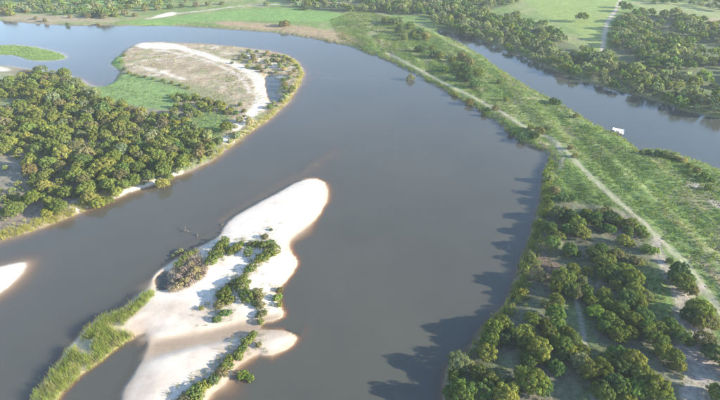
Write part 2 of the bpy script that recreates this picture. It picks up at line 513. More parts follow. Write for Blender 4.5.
# straw strip on the far bank, and the light meadow among the far trees
lay(cmask([(215, 21), (260, 23), (300, 25), (345, 33), (372, 46), (350, 44), (320, 38), (290, 32), (250, 28.5), (215, 26)], 3.0, amp=4, sc=18) * 0.8, TAN * np.array([0.92, 0.8, 0.75]))
lay(cmask([(120, 22), (160, 19.5), (215, 12), (280, 7.5), (340, 12), (350, 24), (300, 22), (240, 20), (180, 24), (140, 25)], 4.0, amp=4, sc=18) * 0.85, LUSH * 1.1)
lay(cmask([(-40, 12), (40, 14), (120, 19), (120, 23), (60, 23), (0, 19)], 4.0, amp=6, sc=18) * 0.8, TAN * 0.85)
lay(cmask([(62, 0), (100, -10), (150, -6), (130, 6), (105, 12), (80, 8)], 4.0, amp=5, sc=22) * 0.9, LUSH * 1.3)
lay(cmask([(515, -12), (640, -12), (620, 8), (614, 26), (606, 50), (598, 52), (588, 36), (560, 24), (535, 12)], 6.0, amp=4, sc=20) * 0.9, np.array([0.17, 0.22, 0.06]))
lay(cmask([(630, 2), (720, 2), (760, 10), (740, 22), (700, 16), (650, 10)], 6.0, amp=6, sc=20) * 0.8, np.array([0.19, 0.22, 0.09]))
lay(cmask([(700, 17), (730, 19), (740, 24), (704, 22)], 3.0, amp=3) * 0.8, TAN * 0.9)
lay(cmask([(640, 84), (700, 84), (740, 95), (740, 112), (690, 104), (650, 95)], 3.0, amp=4) * 0.7, GRASS)
lay(cmask([(506, 24), (528, 25), (540, 30), (525, 34), (505, 31)], 4.0, amp=3) * 0.7, TAN * 0.8)
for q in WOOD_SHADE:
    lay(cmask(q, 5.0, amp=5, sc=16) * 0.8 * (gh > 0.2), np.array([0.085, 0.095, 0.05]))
# left land: soil under the woods, green flats, the sandy point bar
onL = sstep(0, 1.5, gs['L']) * (greg == 1)
bar = cmask([(112, 62), (124, 50), (138, 40), (214, 40), (262, 46), (305, 60), (306, 80), (292, 100), (268, 121), (240, 142), (226, 150), (222, 138), (232, 120), (225, 108), (205, 94), (180, 86), (150, 78), (125, 70)], 3.0, amp=3, sc=12) * onL
lay(onL, SOIL * np.array([1.15, 1.1, 1.0]))
lay(onL * sstep(0.0, 0.5, n_mid + 0.3 * n_fine), DRY * 0.9)
lay(onL * (1 - bar) * sstep(0.1, 0.6, n_big + 0.3) * 0.6, GRASS)
lay(bar, TAN)
streak = fbm(gx * 0.35 + gy * 0.75, gy * 1.3 - gx * 0.9, 9, 61, 4)
lay(bar * sstep(-0.05, 0.35, streak) * 0.85, DRY * np.array([1.0, 0.95, 0.9]))
lay(bar * sstep(0.1, 0.4, fbm(gx * 0.3 + gy * 0.7, gy * 1.3 - gx * 0.9, 6, 62, 4)) * 0.7, np.array([0.155, 0.15, 0.085]))
lay(bar * sstep(0.25, 0.5, fbm(gx * 0.3 + gy * 0.7, gy * 1.3 - gx * 0.9, 7, 63, 4)) * 0.7, SAND * 0.8)
lay(bar * sstep(0.1, 0.5, n_mid + 0.4 * n_fine) * 0.6, YGRASS * 0.95)
lay(cmask([(90, 89), (103, 85), (118, 78), (126, 72), (142, 77), (160, 79), (185, 86), (200, 96), (180, 104), (160, 112), (128, 106), (100, 98)], 3.0, z=0.6, amp=2.5, sc=10), (LUSH * np.array([1.12, 1.0, 1.25]))[None, :] * (1 + 0.22 * n_mid + 0.2 * n_fine)[:, None], 1.0)
lay(cmask([(106, 63), (114, 57), (120, 54), (124, 58), (124, 69), (116, 70)], 1.5, z=0.3), LUSH, 0.6)
lay(cmask([(196, 108), (235, 112), (228, 126), (215, 137), (196, 132), (186, 118)], 3.0, amp=4, sc=10) * 0.8, GRASS * np.array([0.9, 0.95, 1.0]))
lay(cmask([(185, 96), (222, 104), (226, 112), (195, 108), (176, 104)], 2.0, amp=2) * 0.8, DRY * 1.15)
d = line_d(gx, gy, BAR_SAND) + 1.6 * n_mid
lay(sstep(5.2, 1.2, d + 1.0 * n_fine) * onL, SAND * 0.95, 0.5)
d = line_d(gx, gy, W([(146, 49), (175, 52), (205, 60), (228, 69), (243, 79), (250, 92)], 1.0)) + 1.4 * n_mid
lay(sstep(2.2, 0.4, d + 0.8 * n_fine) * onL * 0.7, SAND * 0.8, 0.6)
lay(cmask([(150, 79), (172, 78), (200, 84), (226, 94), (238, 106), (232, 112), (205, 98), (175, 88)], 4.0, amp=4, sc=9) * onL * 0.75, np.array([0.155, 0.165, 0.075]))
lay(cmask([(134, 42), (165, 42), (190, 46), (176, 49), (150, 48), (136, 47)], 2.0, amp=2) * onL, SAND * 0.95, 0.3)
lay(cmask([(231, 124), (240, 122), (241, 129), (232, 132)], 1.0), SAND, 0.3)
lay(cmask([(220, 138), (228, 135), (230, 141), (222, 144)], 1.0), SAND, 0.3)
for q in ([(140, 66), (150, 68), (170, 72), (165, 74), (150, 71)], [(158, 70), (180, 76), (190, 80), (175, 79)], [(240, 52), (252, 53), (262, 60), (252, 62)], [(268, 60), (280, 62), (286, 70), (276, 68)]):
    lay(cmask(q, 1.2, amp=2.0, sc=4) * onL * 0.8, SAND * 0.85, 0.4)
# sand strip at the foot of the left bank
shore = np.exp(-((gs['L'] - 0.9) / 1.3) ** 2) * (greg == 1)
lay(shore * cmask([(112, 206), (128, 196), (150, 187), (185, 178), (180, 168), (150, 178), (118, 192)], 1.5, z=0.3), SAND * 0.92, 0.3)
lay(shore * cmask([(-20, 250), (60, 226), (80, 216), (80, 200), (60, 208), (0, 228)], 2.0, z=0.3) * 0.5, TAN, 0.6)
lay(cmask([(66, 205), (76, 200), (80, 208), (70, 213)], 1.2), SAND * 0.85, 0.5)
lay(cmask([(-20, 66), (0, 66), (12, 69), (8, 72), (-20, 71)], 1.2) * onL, SAND * 0.8, 0.5)
lay(cmask([(-20, 70), (8, 73), (32, 74), (30, 80), (0, 88), (-20, 88)], 2.0) * onL * 0.7, np.array([0.20, 0.22, 0.12]))
lay(cmask([(-30, 160), (5, 156), (22, 165), (24, 174), (18, 186), (0, 190), (-30, 194)], 2.0) * onL, np.array([0.17, 0.155, 0.115]))
# small green island
lay(sstep(-0.5, 1.0, gs['B']) * (greg == 2), LUSH * np.array([1.15, 1.05, 1.0]))
lay(sstep(-0.5, 1.0, gs['B']) * (greg == 2) * sstep(0.1, 0.6, n_mid), GRASS)
# sandbars
lay((greg == 3) * sstep(-6, -2, gs['W']), SAND, 0.15)
lay((greg == 4) * sstep(-9, -3, gs['I']), SAND, 0.15)
pinkish = (greg == 4) * sstep(0.0, 0.8, n_mid + 0.5 * n_big)
lay(pinkish * 0.5, np.array([0.46, 0.36, 0.30]), 0.2)
south = cmask([(140, 300), (200, 305), (280, 318), (300, 335), (270, 350), (230, 362), (190, 385), (110, 420), (110, 350)], 6.0, z=0.5, amp=3)
lay((greg == 4) * south * np.clip(0.6 + 0.8 * n_mid, 0, 1), np.array([0.31, 0.24, 0.19]), 0.2)
wrack = np.abs(fbm(gx + 0.4 * gy, gy * 1.5, 11, 66, 3))
lay((greg >= 3) * (gh > 0.3) * sstep(0.05, 0.0, wrack) * 0.25, np.array([0.33, 0.27, 0.21]), 0.4)
lay((greg >= 3) * (gh > 0.25) * sstep(0.35, 0.6, n_fine) * 0.2, np.array([0.36, 0.29, 0.23]), 0.5)
lay((greg == 4) * sstep(0.35, 0.05, gh) * 0.75, WETSAND * 1.25, 0.2)
lay((greg >= 3) * sstep(0.10, -0.05, gh), WETSAND, 0.2)
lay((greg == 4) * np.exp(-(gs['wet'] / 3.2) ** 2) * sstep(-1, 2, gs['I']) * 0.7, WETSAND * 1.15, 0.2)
lay((greg == 4) * cmask([(30, 402), (45, 380), (62, 360), (82, 335), (104, 315), (122, 311), (138, 298), (150, 291), (140, 308), (122, 325), (131, 337), (104, 359), (66, 387), (50, 402), (40, 430)], 1.0, z=0.5) * 0.75, np.array([0.22, 0.20, 0.10]), 0.8)
lay((greg == 4) * cmask([(167, 276), (176, 262), (189, 252), (199, 250), (206, 262), (208, 269), (203, 277), (192, 284), (180, 290), (169, 289)], 1.0, z=0.8), np.array([0.27, 0.215, 0.185]), 0.9)
lay((greg == 4) * cmask([(215, 262), (232, 246), (252, 240), (272, 244), (262, 260), (248, 272), (240, 290), (232, 318), (214, 320), (212, 300), (222, 280), (228, 268)], 1.2, amp=2.5, sc=4) * sstep(-0.1, 0.5, n_fine + n_mid) * 0.5, np.array([0.30, 0.26, 0.19]), 0.9)
# river bed away from the sand
lay(((greg < 3) | (gh < -2.0)) * sstep(0.05, -0.3, gh), WETSAND * 0.8, 0.2)
lay((greg < 2) * sstep(0.35, 0.0, gh) * 0.6, DRY * 0.8)
# tracks
def track(L, w, colour, jit=0.5, grain=0.4, k=1.0):
    d = line_d(gx, gy, L) + jit * n_fine + jit * 0.6 * n_mid
    w = w * (1 + 0.45 * n_mid)
    mk = sstep(w * 0.5 + 0.7, w * 0.5 - 0.6, d) * np.clip(0.85 + 0.5 * n_fine, 0, 1)
    lay(mk * k * (gh > 0.2), colour, grain)
    return mk
t_main = track(TRACK, 1.9, PATHC, 1.0)
d = line_d(gx, gy, TRACK)
lay(np.exp(-((d + 0.4 * n_fine) / 0.45) ** 2) * 0.55 * (gh > 0.3), GRASS * 1.5)
wide = 3.0 + 7.0 * sstep(305, 370, np.interp(gy, [60, 75, 90, 105, 140], [420, 400, 352, 310, 250]))
d = line_d(gx, gy, BRANCH)
t_branch = sstep(wide * 0.5 + 1.0, wide * 0.5 - 1.0, d + 1.2 * n_fine + 0.8 * n_mid)
lay(t_branch * (0.75 + 0.4 * n_fine) * (gh > 0.2), PATHC * np.array([0.85, 0.85, 0.9]), 1.0)
t_link = track(LINK, 1.6, PATHC * 1.1, 0.4)
t_foot = track(FOOT, 0.9, PATHC * np.array([0.85, 0.88, 0.95]), 0.25)
track(FOOT_B, 1.2, PATHC, 0.3)
t_far = track(FARSAND, 4.0, SAND * 0.65, 3.0, 0.3)
lay(cmask([(150, 19), (160, 14.5), (172, 11.5), (178, 14), (168, 17)], 2.0, amp=2) , SAND * 0.85, 0.3)
track(DARKLINE, 1.4, np.array([0.12, 0.12, 0.06]), 0.5, 1.0, 0.8)
track(RIDGE, 2.5, YGRASS * 1.15, 1.2, 1.0, 0.8)
track(RIDGE_B, 2.0, YGRASS * 1.1, 1.2, 1.0, 0.6)
t_road = track(MEADOW_ROAD, 3.0, PATHC * 1.1, 1.0)
C = np.clip(C, 0.01, 0.85)

idx = np.arange(nxr * nyr).reshape(nyr, nxr)
quads = np.stack([idx[:-1, :-1], idx[:-1, 1:], idx[1:, 1:], idx[1:, :-1]], -1).reshape(-1, 4)
fm = lambda a: a[quads].mean(1)
f_h, f_y = fm(gh), fm(gy)
f_reg = greg[quads[:, 0]]
cls = np.zeros(len(quads), int)
cls[(f_h < 0.0)] = 1
cls[(f_h >= 0.0) & (f_reg == 2)] = 2
cls[(f_h >= 0.0) & (f_reg == 3)] = 3
cls[(f_h >= 0.0) & (f_reg == 4)] = 4
cls[(f_h >= 0.0) & (f_reg == 1)] = 5
for mk, c in ((t_main, 6), (t_branch, 7), (t_foot, 8), (t_far, 9), (t_road, 10)):
    cls[(fm(mk) > 0.5) & (f_h > 0.2)] = c
full_me = raw_mesh('tmp', np.stack([gx, gy, gh], 1), quads, M_GROUND)
vn = np.zeros(len(gx) * 3, np.float32)
full_me.vertex_normals.foreach_get('vector', vn)
vn = vn.reshape(-1, 3)
bpy.data.meshes.remove(full_me)
GNAMES = {0: ('ground', 'green and straw-coloured land beyond the river and on the long spit', 'ground'),
          1: ('riverbed', 'brown silty bed under the river water', 'riverbed'),
          2: ('grass_islet_ground', 'low bright green ground of the small islet in the upper river', 'islet'),
          3: ('sandbar', 'bare white sandbar poking in from the picture edge below the left bank', 'sandbar'),
          4: ('sand_island_ground', 'bright white sand of the long island in the middle of the river', 'sand island'),
          5: ('left_bank_ground', 'wooded and sandy ground of the point bar on the left bank', 'ground'),
          6: ('dirt_track', 'pale dirt track running the length of the green spit', 'track'),
          7: ('sandy_path', 'wide trampled sandy path leaving the dirt track beside the thicket', 'path'),
          8: ('footpath', 'thin footpath winding between the thicket trees', 'footpath'),
          9: ('sandy_road', 'white sandy strip crossing the far green bank', 'road'),
          10: ('meadow_road', 'pale road crossing the light meadow among the far woods', 'road')}
for c, (nm, lb, ct) in GNAMES.items():
    q = quads[cls == c]
    if not len(q):
        continue
    u, inv = np.unique(q, return_inverse=True)
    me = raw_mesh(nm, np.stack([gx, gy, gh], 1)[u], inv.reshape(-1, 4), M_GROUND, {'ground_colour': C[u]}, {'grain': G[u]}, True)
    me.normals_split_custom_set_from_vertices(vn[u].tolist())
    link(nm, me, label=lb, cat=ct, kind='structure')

# ------------------------------------------------------------------ the water: river, side channel, ponds
wx, wy = GX[::2, ::2], GY[::2, ::2]
wh = gh.reshape(nyr, nxr)[::2, ::2]
wr, wc = wx.shape
gmin = gh.reshape(nyr, nxr)
widx = np.arange(wr * wc).reshape(wr, wc)
wq = np.stack([widx[:-1, :-1], widx[:-1, 1:], widx[1:, 1:], widx[1:, :-1]], -1).reshape(-1, 4)
low = np.minimum.reduce([gmin[a:a + 2 * (wr - 1):2, b:b + 2 * (wc - 1):2] for a in range(3) for b in range(3) if True
                         and gmin[a:a + 2 * (wr - 1):2, b:b + 2 * (wc - 1):2].shape == (wr - 1, wc - 1)]).ravel()
keep = low < 0.02
cxm, cym = wx.ravel()[wq].mean(1), wy.ravel()[wq].mean(1)
chan = sdist(cxm, cym, P_C, 14.0) > -12.5
chan &= ~(sdist(cxm, cym, P_N, 14.0) < 3.0)
pond = sdist(cxm, cym, P_POND, 14.0) > -5.0
pool = sdist(cxm, cym, P_POOL, 14.0) > -1.5
wcls = np.where(pond, 2, np.where(chan, 1, 0))
for c, nm, lb, mt in ((0, 'river', 'broad calm grey-brown river bending round the sand island', M_RIVER),
                      (1, 'side_channel', 'narrow blue side channel behind the green spit', M_CHANNEL),
                      (2, 'pond', 'small still pond on the tip of the sandy point bar', M_CHANNEL)):
    q = wq[keep & (wcls == c)]
    u, inv = np.unique(q, return_inverse=True)
    V = np.stack([wx.ravel()[u], wy.ravel()[u], np.zeros(len(u))], 1)
    me = raw_mesh(nm, V, inv.reshape(-1, 4), mt, None, {'depth': -wh.ravel()[u]}, True)
    link(nm, me, label=lb, cat='water', kind='structure')

# ------------------------------------------------------------------ foliage builders
def unit(v):
    return v / (np.linalg.norm(v, axis=-1, keepdims=True) + 1e-9)
def leaf_quads(P, Nn, size, g, ratio=0.62):
    """folded leaf-spray quads at points P facing Nn"""
    n = len(P)
    r = unit(g.normal(size=(n, 3)))
    t = unit(np.cross(Nn, r))
    b = np.cross(Nn, t)
    s = np.asarray(size).reshape(-1, 1) * np.ones((n, 1))
    k = s * ratio
    V = np.stack([P - t * s, P - b * k + Nn * s * 0.12, P + t * s, P + b * k + Nn * s * 0.12], 1).reshape(-1, 3)
    F = np.arange(n * 4).reshape(n, 4)
    return V, F
def crown_arrays(seed, radius=4.0, flat=0.72, lobes=60, leaves=85, leaf=0.24, lobe_r=0.24, low=-0.35, open_=0.0):
    g = np.random.default_rng(seed)
    bumps = unit(g.normal(size=(5, 3)))
    ba = g.uniform(-0.28, 0.22, 5)
    i = np.arange(lobes) + 0.5
    z = 1 - (1 - low) * i / lobes
    ph = i * 2.39996 + g.uniform(0, 6)
    D = np.stack([np.sqrt(np.maximum(1 - z * z, 0)) * np.cos(ph), np.sqrt(np.maximum(1 - z * z, 0)) * np.sin(ph), z], 1)
    D = unit(D + g.normal(scale=0.16, size=D.shape))
    mod = 1 + (np.maximum(D @ bumps.T, 0) ** 2 @ ba)
    rad = radius * mod * g.uniform(0.58, 0.92, lobes)
    if open_ > 0:
        rad *= np.where(g.random(lobes) < open_, 0.6, 1.0)
    Lc = D * rad[:, None] * np.array([1, 1, flat])
    Lr = radius * lobe_r * g.uniform(0.75, 1.3, lobes)
    Lt = g.uniform(0.72, 1.25, lobes)
    Lh = g.uniform(-0.06, 0.07, lobes)
    li = np.repeat(np.arange(lobes), leaves)
    d = unit(g.normal(size=(len(li), 3)) + 0.75 * D[li] + np.array([0, 0, 0.25]))
    P = Lc[li] + d * (Lr[li] * g.uniform(0.72, 1.06, len(li)))[:, None] * np.array([1, 1, 0.85])
    hid = np.zeros(len(li), bool)
    for k in range(lobes):
        dd = np.linalg.norm(P - Lc[k], axis=1)
        hid |= (dd < Lr[k] * 0.62) & (li != k)
    P, d, li = P[~hid], d[~hid], li[~hid]
    nn = unit(d + 0.36 * g.normal(size=d.shape))
    V, F = leaf_quads(P, nn, leaf * g.uniform(0.7, 1.35, len(P)), g)
    tint = (Lt[li] * g.uniform(0.75, 1.3, len(li)))[:, None] * np.ones((1, 3))
    tint[:, 0] *= 1 + Lh[li] * 1.5 + g.normal(scale=0.06, size=len(li))
    tint[:, 2] *= 1 - Lh[li]
    return V, F, np.repeat(tint, 4, axis=0), Lc
def tube(path, radii, sides=6):
    path = np.asarray(path, float)
    V, F = [], []
    for k, (p, r) in enumerate(zip(path, radii)):
        t = path[min(k + 1, len(path) - 1)] - path[max(k - 1, 0)]
        t = t / (np.linalg.norm(t) + 1e-9)
        a = np.cross(t, (0.3, 1, 0.2))
        a /= np.linalg.norm(a) + 1e-9
        b = np.cross(t, a)
        for s in range(sides):
            an = 2 * math.pi * s / sides
            V.append(p + r * (math.cos(an) * a + math.sin(an) * b))
    for k in range(len(path) - 1):
        for s in range(sides):
            i0, i1 = k * sides + s, k * sides + (s + 1) % sides
            F.append((i0, i1, i1 + sides, i0 + sides))
    return V, F
def join(parts):
    V, F, o = [], [], 0
    for v, f in parts:
        V.append(np.asarray(v, float).reshape(-1, 3))
        F.append(np.asarray(f, int) + o)
        o += len(V[-1])
    return np.vstack(V), np.vstack(F)
def trunk_arrays(seed, Lc, zc, r0, stems=1):
    g = np.random.default_rng(seed + 900)
    parts = []
    targets = Lc[g.choice(len(Lc), min(len(Lc), 9), replace=False)] + np.array([0, 0, zc])
    for s in range(stems):
        off = np.array([math.cos(s * 2.1), math.sin(s * 2.1), 0]) * r0 * (1.5 if stems > 1 else 0)
        fork = np.array([g.normal(scale=0.3), g.normal(scale=0.3), zc * 0.5]) + off * 2
        parts.append(tube([off + (0, 0, -0.25), off * 1.1 + (0, 0, 0.15), (off + fork) * 0.5 + (0, 0, 0.1), fork], [r0 * 1.35, r0, r0 * 0.85, r0 * 0.7], 7))
        for t in targets[s::stems]:
            mid = fork * 0.45 + t * 0.55 + np.array([g.normal(scale=0.25), g.normal(scale=0.25), 0.2])
            parts.append(tube([fork - (0, 0, 0.1), fork * 0.7 + mid * 0.3, mid, t], [r0 * 0.6, r0 * 0.45, r0 * 0.28, r0 * 0.08], 5))
    return join(parts)
PROTO = {}
def make_proto(kind, k, **kw):
    seed = hash_seed = sum(ord(c) for c in kind) * 31 + k * 7
    trunk_r = kw.pop('trunk', 0.2)
    lift = kw.pop('lift', 0.95)
    stems = kw.pop('stems', 1)
    V, F, T, Lc = crown_arrays(seed, **kw)
    zc = kw['radius'] * lift
    V = V + np.array([0, 0, zc])
    V[:, 2] = np.maximum(V[:, 2], 0.05)
    cm = raw_mesh(kind + '_crown', V, F, M_LEAF, {'leaf_tint': T})
    tv, tf = trunk_arrays(seed, Lc * 0.8, zc, trunk_r, stems)
    tm = raw_mesh(kind + '_trunk', tv, tf, M_BARK, smooth=True)
    PROTO.setdefault(kind, []).append((cm, tm, kw['radius'], zc))
for k in range(6):
    make_proto('tree', k, radius=4.0, flat=[0.78, 0.66, 0.85, 0.72, 0.8, 0.6][k], lobes=100, leaves=66, leaf=0.20, lobe_r=0.175, lift=[0.8, 0.7, 0.86, 0.75, 0.82, 0.66][k], trunk=0.24, stems=1 + k % 2)
for k in range(3):
    make_proto('open_tree', k, radius=4.0, flat=0.8, lobes=64, leaves=60, leaf=0.19, lobe_r=0.17, lift=0.85, trunk=0.22, open_=0.3, low=-0.5)
for k in range(5):
    make_proto('bush', k, radius=1.6, flat=0.75, lobes=34, leaves=56, leaf=0.125, lobe_r=0.25, lift=0.62, low=-0.6, trunk=0.07, stems=3)

# leaf colours that are the plant's own
TINTS = {'olive': (0.142, 0.172, 0.044), 'yellow-green': (0.190, 0.208, 0.052), 'mid-green': (0.105, 0.155, 0.046), 'dark green': (0.075, 0.115, 0.048),
         'grey-green': (0.165, 0.185, 0.09), 'brownish': (0.165, 0.155, 0.07), 'bright green': (0.16, 0.235, 0.05), 'straw-coloured': (0.30, 0.26, 0.13), 'dry grey-brown': (0.28, 0.23, 0.185),
         'pale green': (0.21, 0.235, 0.11)}
def jitter(c, g=rng, a=0.10):
    f = 1 + g.normal(scale=a)
    return (max(0.01, c[0] * f * (1 + g.normal(scale=0.06))), max(0.01, c[1] * f), max(0.01, c[2] * f * (1 + g.normal(scale=0.1))), 1.0)
PLANTS = []
def plant(kind, name, x, y, radius, tint, zone, rz=None, squash=1.0, trunk_name='trunk', crown_name='crown', parts=True, stretch=1.0):
    z = H1(x, y)
    protos = PROTO[kind]
    cm, tm, pr, zc = protos[int(rng.integers(len(protos)))]
    s = radius / pr
    root = bpy.data.objects.new(name, None if parts else cm)
    col.objects.link(root)
    root.location = (x, y, max(z, -0.1) - 0.05)
    root.rotation_euler = (0, 0, rng.uniform(0, 6.283) if rz is None else rz)
    root.scale = (s * stretch, s, s * squash * rng.uniform(0.9, 1.12))
    colour = jitter(TINTS[tint])
    if parts:
        root.empty_display_size = 0.5
        for nm, me in ((crown_name, cm), (trunk_name, tm)):
            o = bpy.data.objects.new(nm, me)
            col.objects.link(o)
            o.parent = root
            o.color = colour
    else:
        root.color = colour
    PLANTS.append((root, zone, tint, radius, x, y))
    return root
def plant_px(kind, name, u, v, r, tint, zone, **kw):
    """the crown's middle is at pixel u, v; the plant stands where that sight line passes above the bank at crown height"""
    zz = 1.3
    for _ in range(2):
        x, y = ground_at(u, v, zz)
        rm = r / px_per_m(x, y, zz)
        zz = 1.3 + rm * (0.8 if 'tree' in kind else 0.6)
    return plant(kind, name, x, y, rm, tint, zone, **kw)
def poly_scatter(px, gap, g=rng, z=1.3, tries=30000, taken=None, margin=0.4, gap_fn=None):
    P = W(px, z)
    lo, hi = P.min(0), P.max(0)
    n = min(tries, int(30 * (hi - lo).prod() / (gap * gap)) + 50)
    X = g.uniform(lo[0], hi[0], n)
    Y = g.uniform(lo[1], hi[1], n)
    m = inside(X, Y, P)
    X, Y = X[m], Y[m]
    h = heights(X, Y)
    m = h > margin
    X, Y = X[m], Y[m]
    pts = list(taken or [])
    out = []
    cell = gap * 2
    grid = {}
    def key(a, b):
        return (int(a // cell), int(b // cell))
    for p in pts:
        grid.setdefault(key(*p[:2]), []).append(p)
    for x, y in zip(X, Y):
        gp = gap if gap_fn is None else gap_fn(x, y)
        kx, ky = key(x, y)
        ok = True
        for a in (-1, 0, 1):
            for b in (-1, 0, 1):
                for p in grid.get((kx + a, ky + b), ()):
                    if (p[0] - x) ** 2 + (p[1] - y) ** 2 < gp * gp:
                        ok = False
        if ok:
            grid.setdefault((kx, ky), []).append((x, y))
            out.append((float(x), float(y)))
    return out

# ------------------------------------------------------------------ the near thicket on the right bank: every crown placed from the photograph
THICKET = [(459, 362, 12, 'grey-green'), (470, 364, 6, 'grey-green'), (456, 374, 8, 'mid-green'), (487, 352, 10, 'yellow-green'), (491, 338, 10, 'olive'), (505, 340, 7, 'dark green'),
    (480, 374, 10, 'olive'), (491, 381, 11, 'olive'), (484, 390, 11, 'mid-green'), (462, 393, 13, 'mid-green'), (450, 391, 8, 'mid-green'), (506, 395, 13, 'yellow-green'), (510, 381, 5, 'grey-green'), (499, 388, 8, 'olive'),
    (517, 334, 9, 'olive'), (528, 342, 12, 'olive'), (538, 349, 12, 'yellow-green'), (529, 358, 10, 'mid-green'), (541, 357, 9, 'olive'), (557, 368, 9, 'mid-green'), (551, 364, 6, 'dark green'),
    (533, 382, 15, 'olive'), (543, 387, 11, 'mid-green'), (524, 375, 9, 'yellow-green'), (513, 392, 8, 'olive'), (557, 337, 9, 'olive'), (563, 345, 10, 'mid-green'), (573, 340, 9, 'olive'), (573, 353, 9, 'yellow-green'),
    (563, 355, 8, 'dark green'), (582, 363, 12, 'grey-green'), (589, 370, 11, 'yellow-green'), (583, 351, 8, 'olive'), (597, 381, 7, 'brownish'), (598, 392, 8, 'olive'),
    (618, 333, 10, 'olive'), (629, 333, 8, 'olive'), (608, 362, 11, 'olive'), (619, 354, 11, 'mid-green'), (633, 361, 13, 'yellow-green'), (641, 374, 13, 'olive'), (649, 378, 9, 'grey-green'), (622, 368, 11, 'mid-green'), (603, 371, 11, 'olive'),
    (612, 380, 11, 'dark green'), (603, 391, 12, 'mid-green'), (620, 387, 11, 'mid-green'), (633, 388, 11, 'bright green'), (645, 391, 10, 'mid-green'), (657, 388, 12, 'yellow-green'), (664, 396, 9, 'olive'), (627, 398, 10, 'olive'),
    (659, 341, 12, 'mid-green'), (650, 335, 9, 'olive'), (665, 352, 10, 'yellow-green'), (674, 357, 9, 'olive'), (678, 367, 7, 'yellow-green'), (680, 337, 10, 'mid-green'), (689, 342, 6, 'olive'), (704, 339, 11, 'brownish'), (716, 353, 12, 'dark green'), (718, 394, 10, 'olive'),
    (502, 321, 10, 'yellow-green'), (494, 328, 10, 'olive'), (508, 327, 6, 'mid-green'), (539, 275, 8, 'brownish'), (520, 291, 5, 'yellow-green'), (562, 280, 11, 'olive'), (569, 289, 10, 'mid-green'), (557, 288, 8, 'olive'),
    (556, 301, 8, 'olive'), (544, 306, 4, 'grey-green'), (555, 314, 10, 'mid-green'), (532, 319, 9, 'olive'), (527, 331, 9, 'yellow-green'), (547, 325, 8, 'olive'), (558, 326, 9, 'mid-green'), (549, 334, 8, 'olive'), (567, 333, 8, 'olive'),
    (575, 294, 7, 'brownish'), (581, 281, 6, 'grey-green'), (588, 273, 5, 'yellow-green'), (586, 291, 8, 'mid-green'), (592, 299, 8, 'olive'), (604, 296, 8, 'olive'), (608, 303, 8, 'olive'), (597, 312, 10, 'bright green'), (613, 307, 8, 'olive'), (620, 309, 8, 'mid-green'),
    (609, 318, 10, 'olive'), (625, 315, 8, 'olive'), (618, 326, 9, 'mid-green'), (633, 333, 7, 'olive'), (604, 327, 8, 'mid-green'), (605, 274, 8, 'mid-green'), (618, 277, 10, 'dark green'), (633, 278, 11, 'olive'), (616, 285, 7, 'olive'), (635, 289, 9, 'yellow-green'),
    (630, 299, 11, 'mid-green'), (638, 303, 9, 'olive'), (644, 317, 10, 'mid-green'), (635, 320, 10, 'olive'), (646, 296, 7, 'grey-green'), (648, 328, 9, 'mid-green'), (683, 284, 11, 'olive'), (675, 277, 9, 'dark green'), (691, 290, 8, 'brownish'),
    (700, 309, 14, 'olive'), (690, 315, 10, 'dark green'), (708, 320, 11, 'brownish'), (697, 322, 9, 'olive'), (660, 328, 9, 'olive'), (669, 324, 8, 'mid-green'), (677, 330, 8, 'olive'),
    (551, 228, 7, 'mid-green'), (558, 228, 4, 'grey-green'), (560, 236, 7, 'yellow-green'), (552, 242, 8, 'mid-green'), (570, 215, 8, 'dark green'), (577, 223, 8, 'olive'), (570, 228, 8, 'mid-green'), (581, 231, 9, 'yellow-green'), (570, 250, 8, 'mid-green'), (577, 253, 5, 'olive'),
    (531, 256, 5, 'grey-green'), (574, 269, 7, 'olive'), (558, 212, 8, 'dark green'), (588, 271, 5, 'yellow-green'), (593, 217, 8, 'mid-green'), (601, 213, 7, 'brownish'), (612, 217, 8, 'dark green'), (618, 220, 7, 'olive'), (609, 228, 7, 'mid-green'), (601, 228, 6, 'dark green'),
    (631, 224, 7, 'olive'), (628, 230, 6, 'dark green'), (640, 229, 6, 'mid-green'), (645, 235, 5, 'olive'), (623, 240, 7, 'yellow-green'), (630, 243, 5, 'olive'), (601, 248, 7, 'mid-green'), (593, 254, 7, 'dark green'), (617, 252, 5, 'olive'), (602, 261, 8, 'olive'), (609, 260, 7, 'olive'),
    (619, 256, 6, 'brownish'), (635, 262, 6, 'brownish'), (626, 268, 9, 'olive'), (647, 250, 6, 'mid-green'), (654, 251, 5, 'bright green'), (612, 272, 8, 'mid-green'), (563, 198, 6, 'dark green'), (572, 198, 5, 'dark green'), (566, 212, 7, 'brownish'),
    (588, 214, 7, 'olive'), (606, 211, 5, 'brownish'), (555, 190, 6, 'brownish'), (549, 177, 5, 'pale green'), (548, 199, 5, 'mid-green'), (548, 226, 5, 'mid-green'), (679, 271, 9, 'dark green'), (688, 278, 8, 'dark green'), (669, 262, 4, 'dark green'),
    (733, 372, 12, 'olive'), (742, 398, 13, 'olive'), (738, 345, 11, 'mid-green'), (748, 372, 12, 'olive'), (728, 410, 9, 'olive')]
for u, v, r, t in THICKET:
    small = r < 6.5 and v < 330 or r < 7
    water_side = u < np.interp(v, [200, 260, 290, 320, 350, 400], [560, 545, 528, 512, 495, 475])
    zone = 'edge' if water_side else ('track' if u > np.interp(v, [205, 240, 280, 330, 400], [625, 640, 655, 668, 690]) else
                                      ('north' if v < 262 else ('inner' if u < np.interp(v, [262, 300, 400], [576, 577, 592]) else 'middle')))
    if small:
        plant_px('bush', 'bush', u, v, r, t, 'thicket_bush_' + zone, crown_name='foliage', trunk_name='stems')
    else:
        plant_px('open_tree' if rng.random() < 0.15 else 'tree', 'tree', u, v, r * 1.0, t, 'thicket_' + zone)

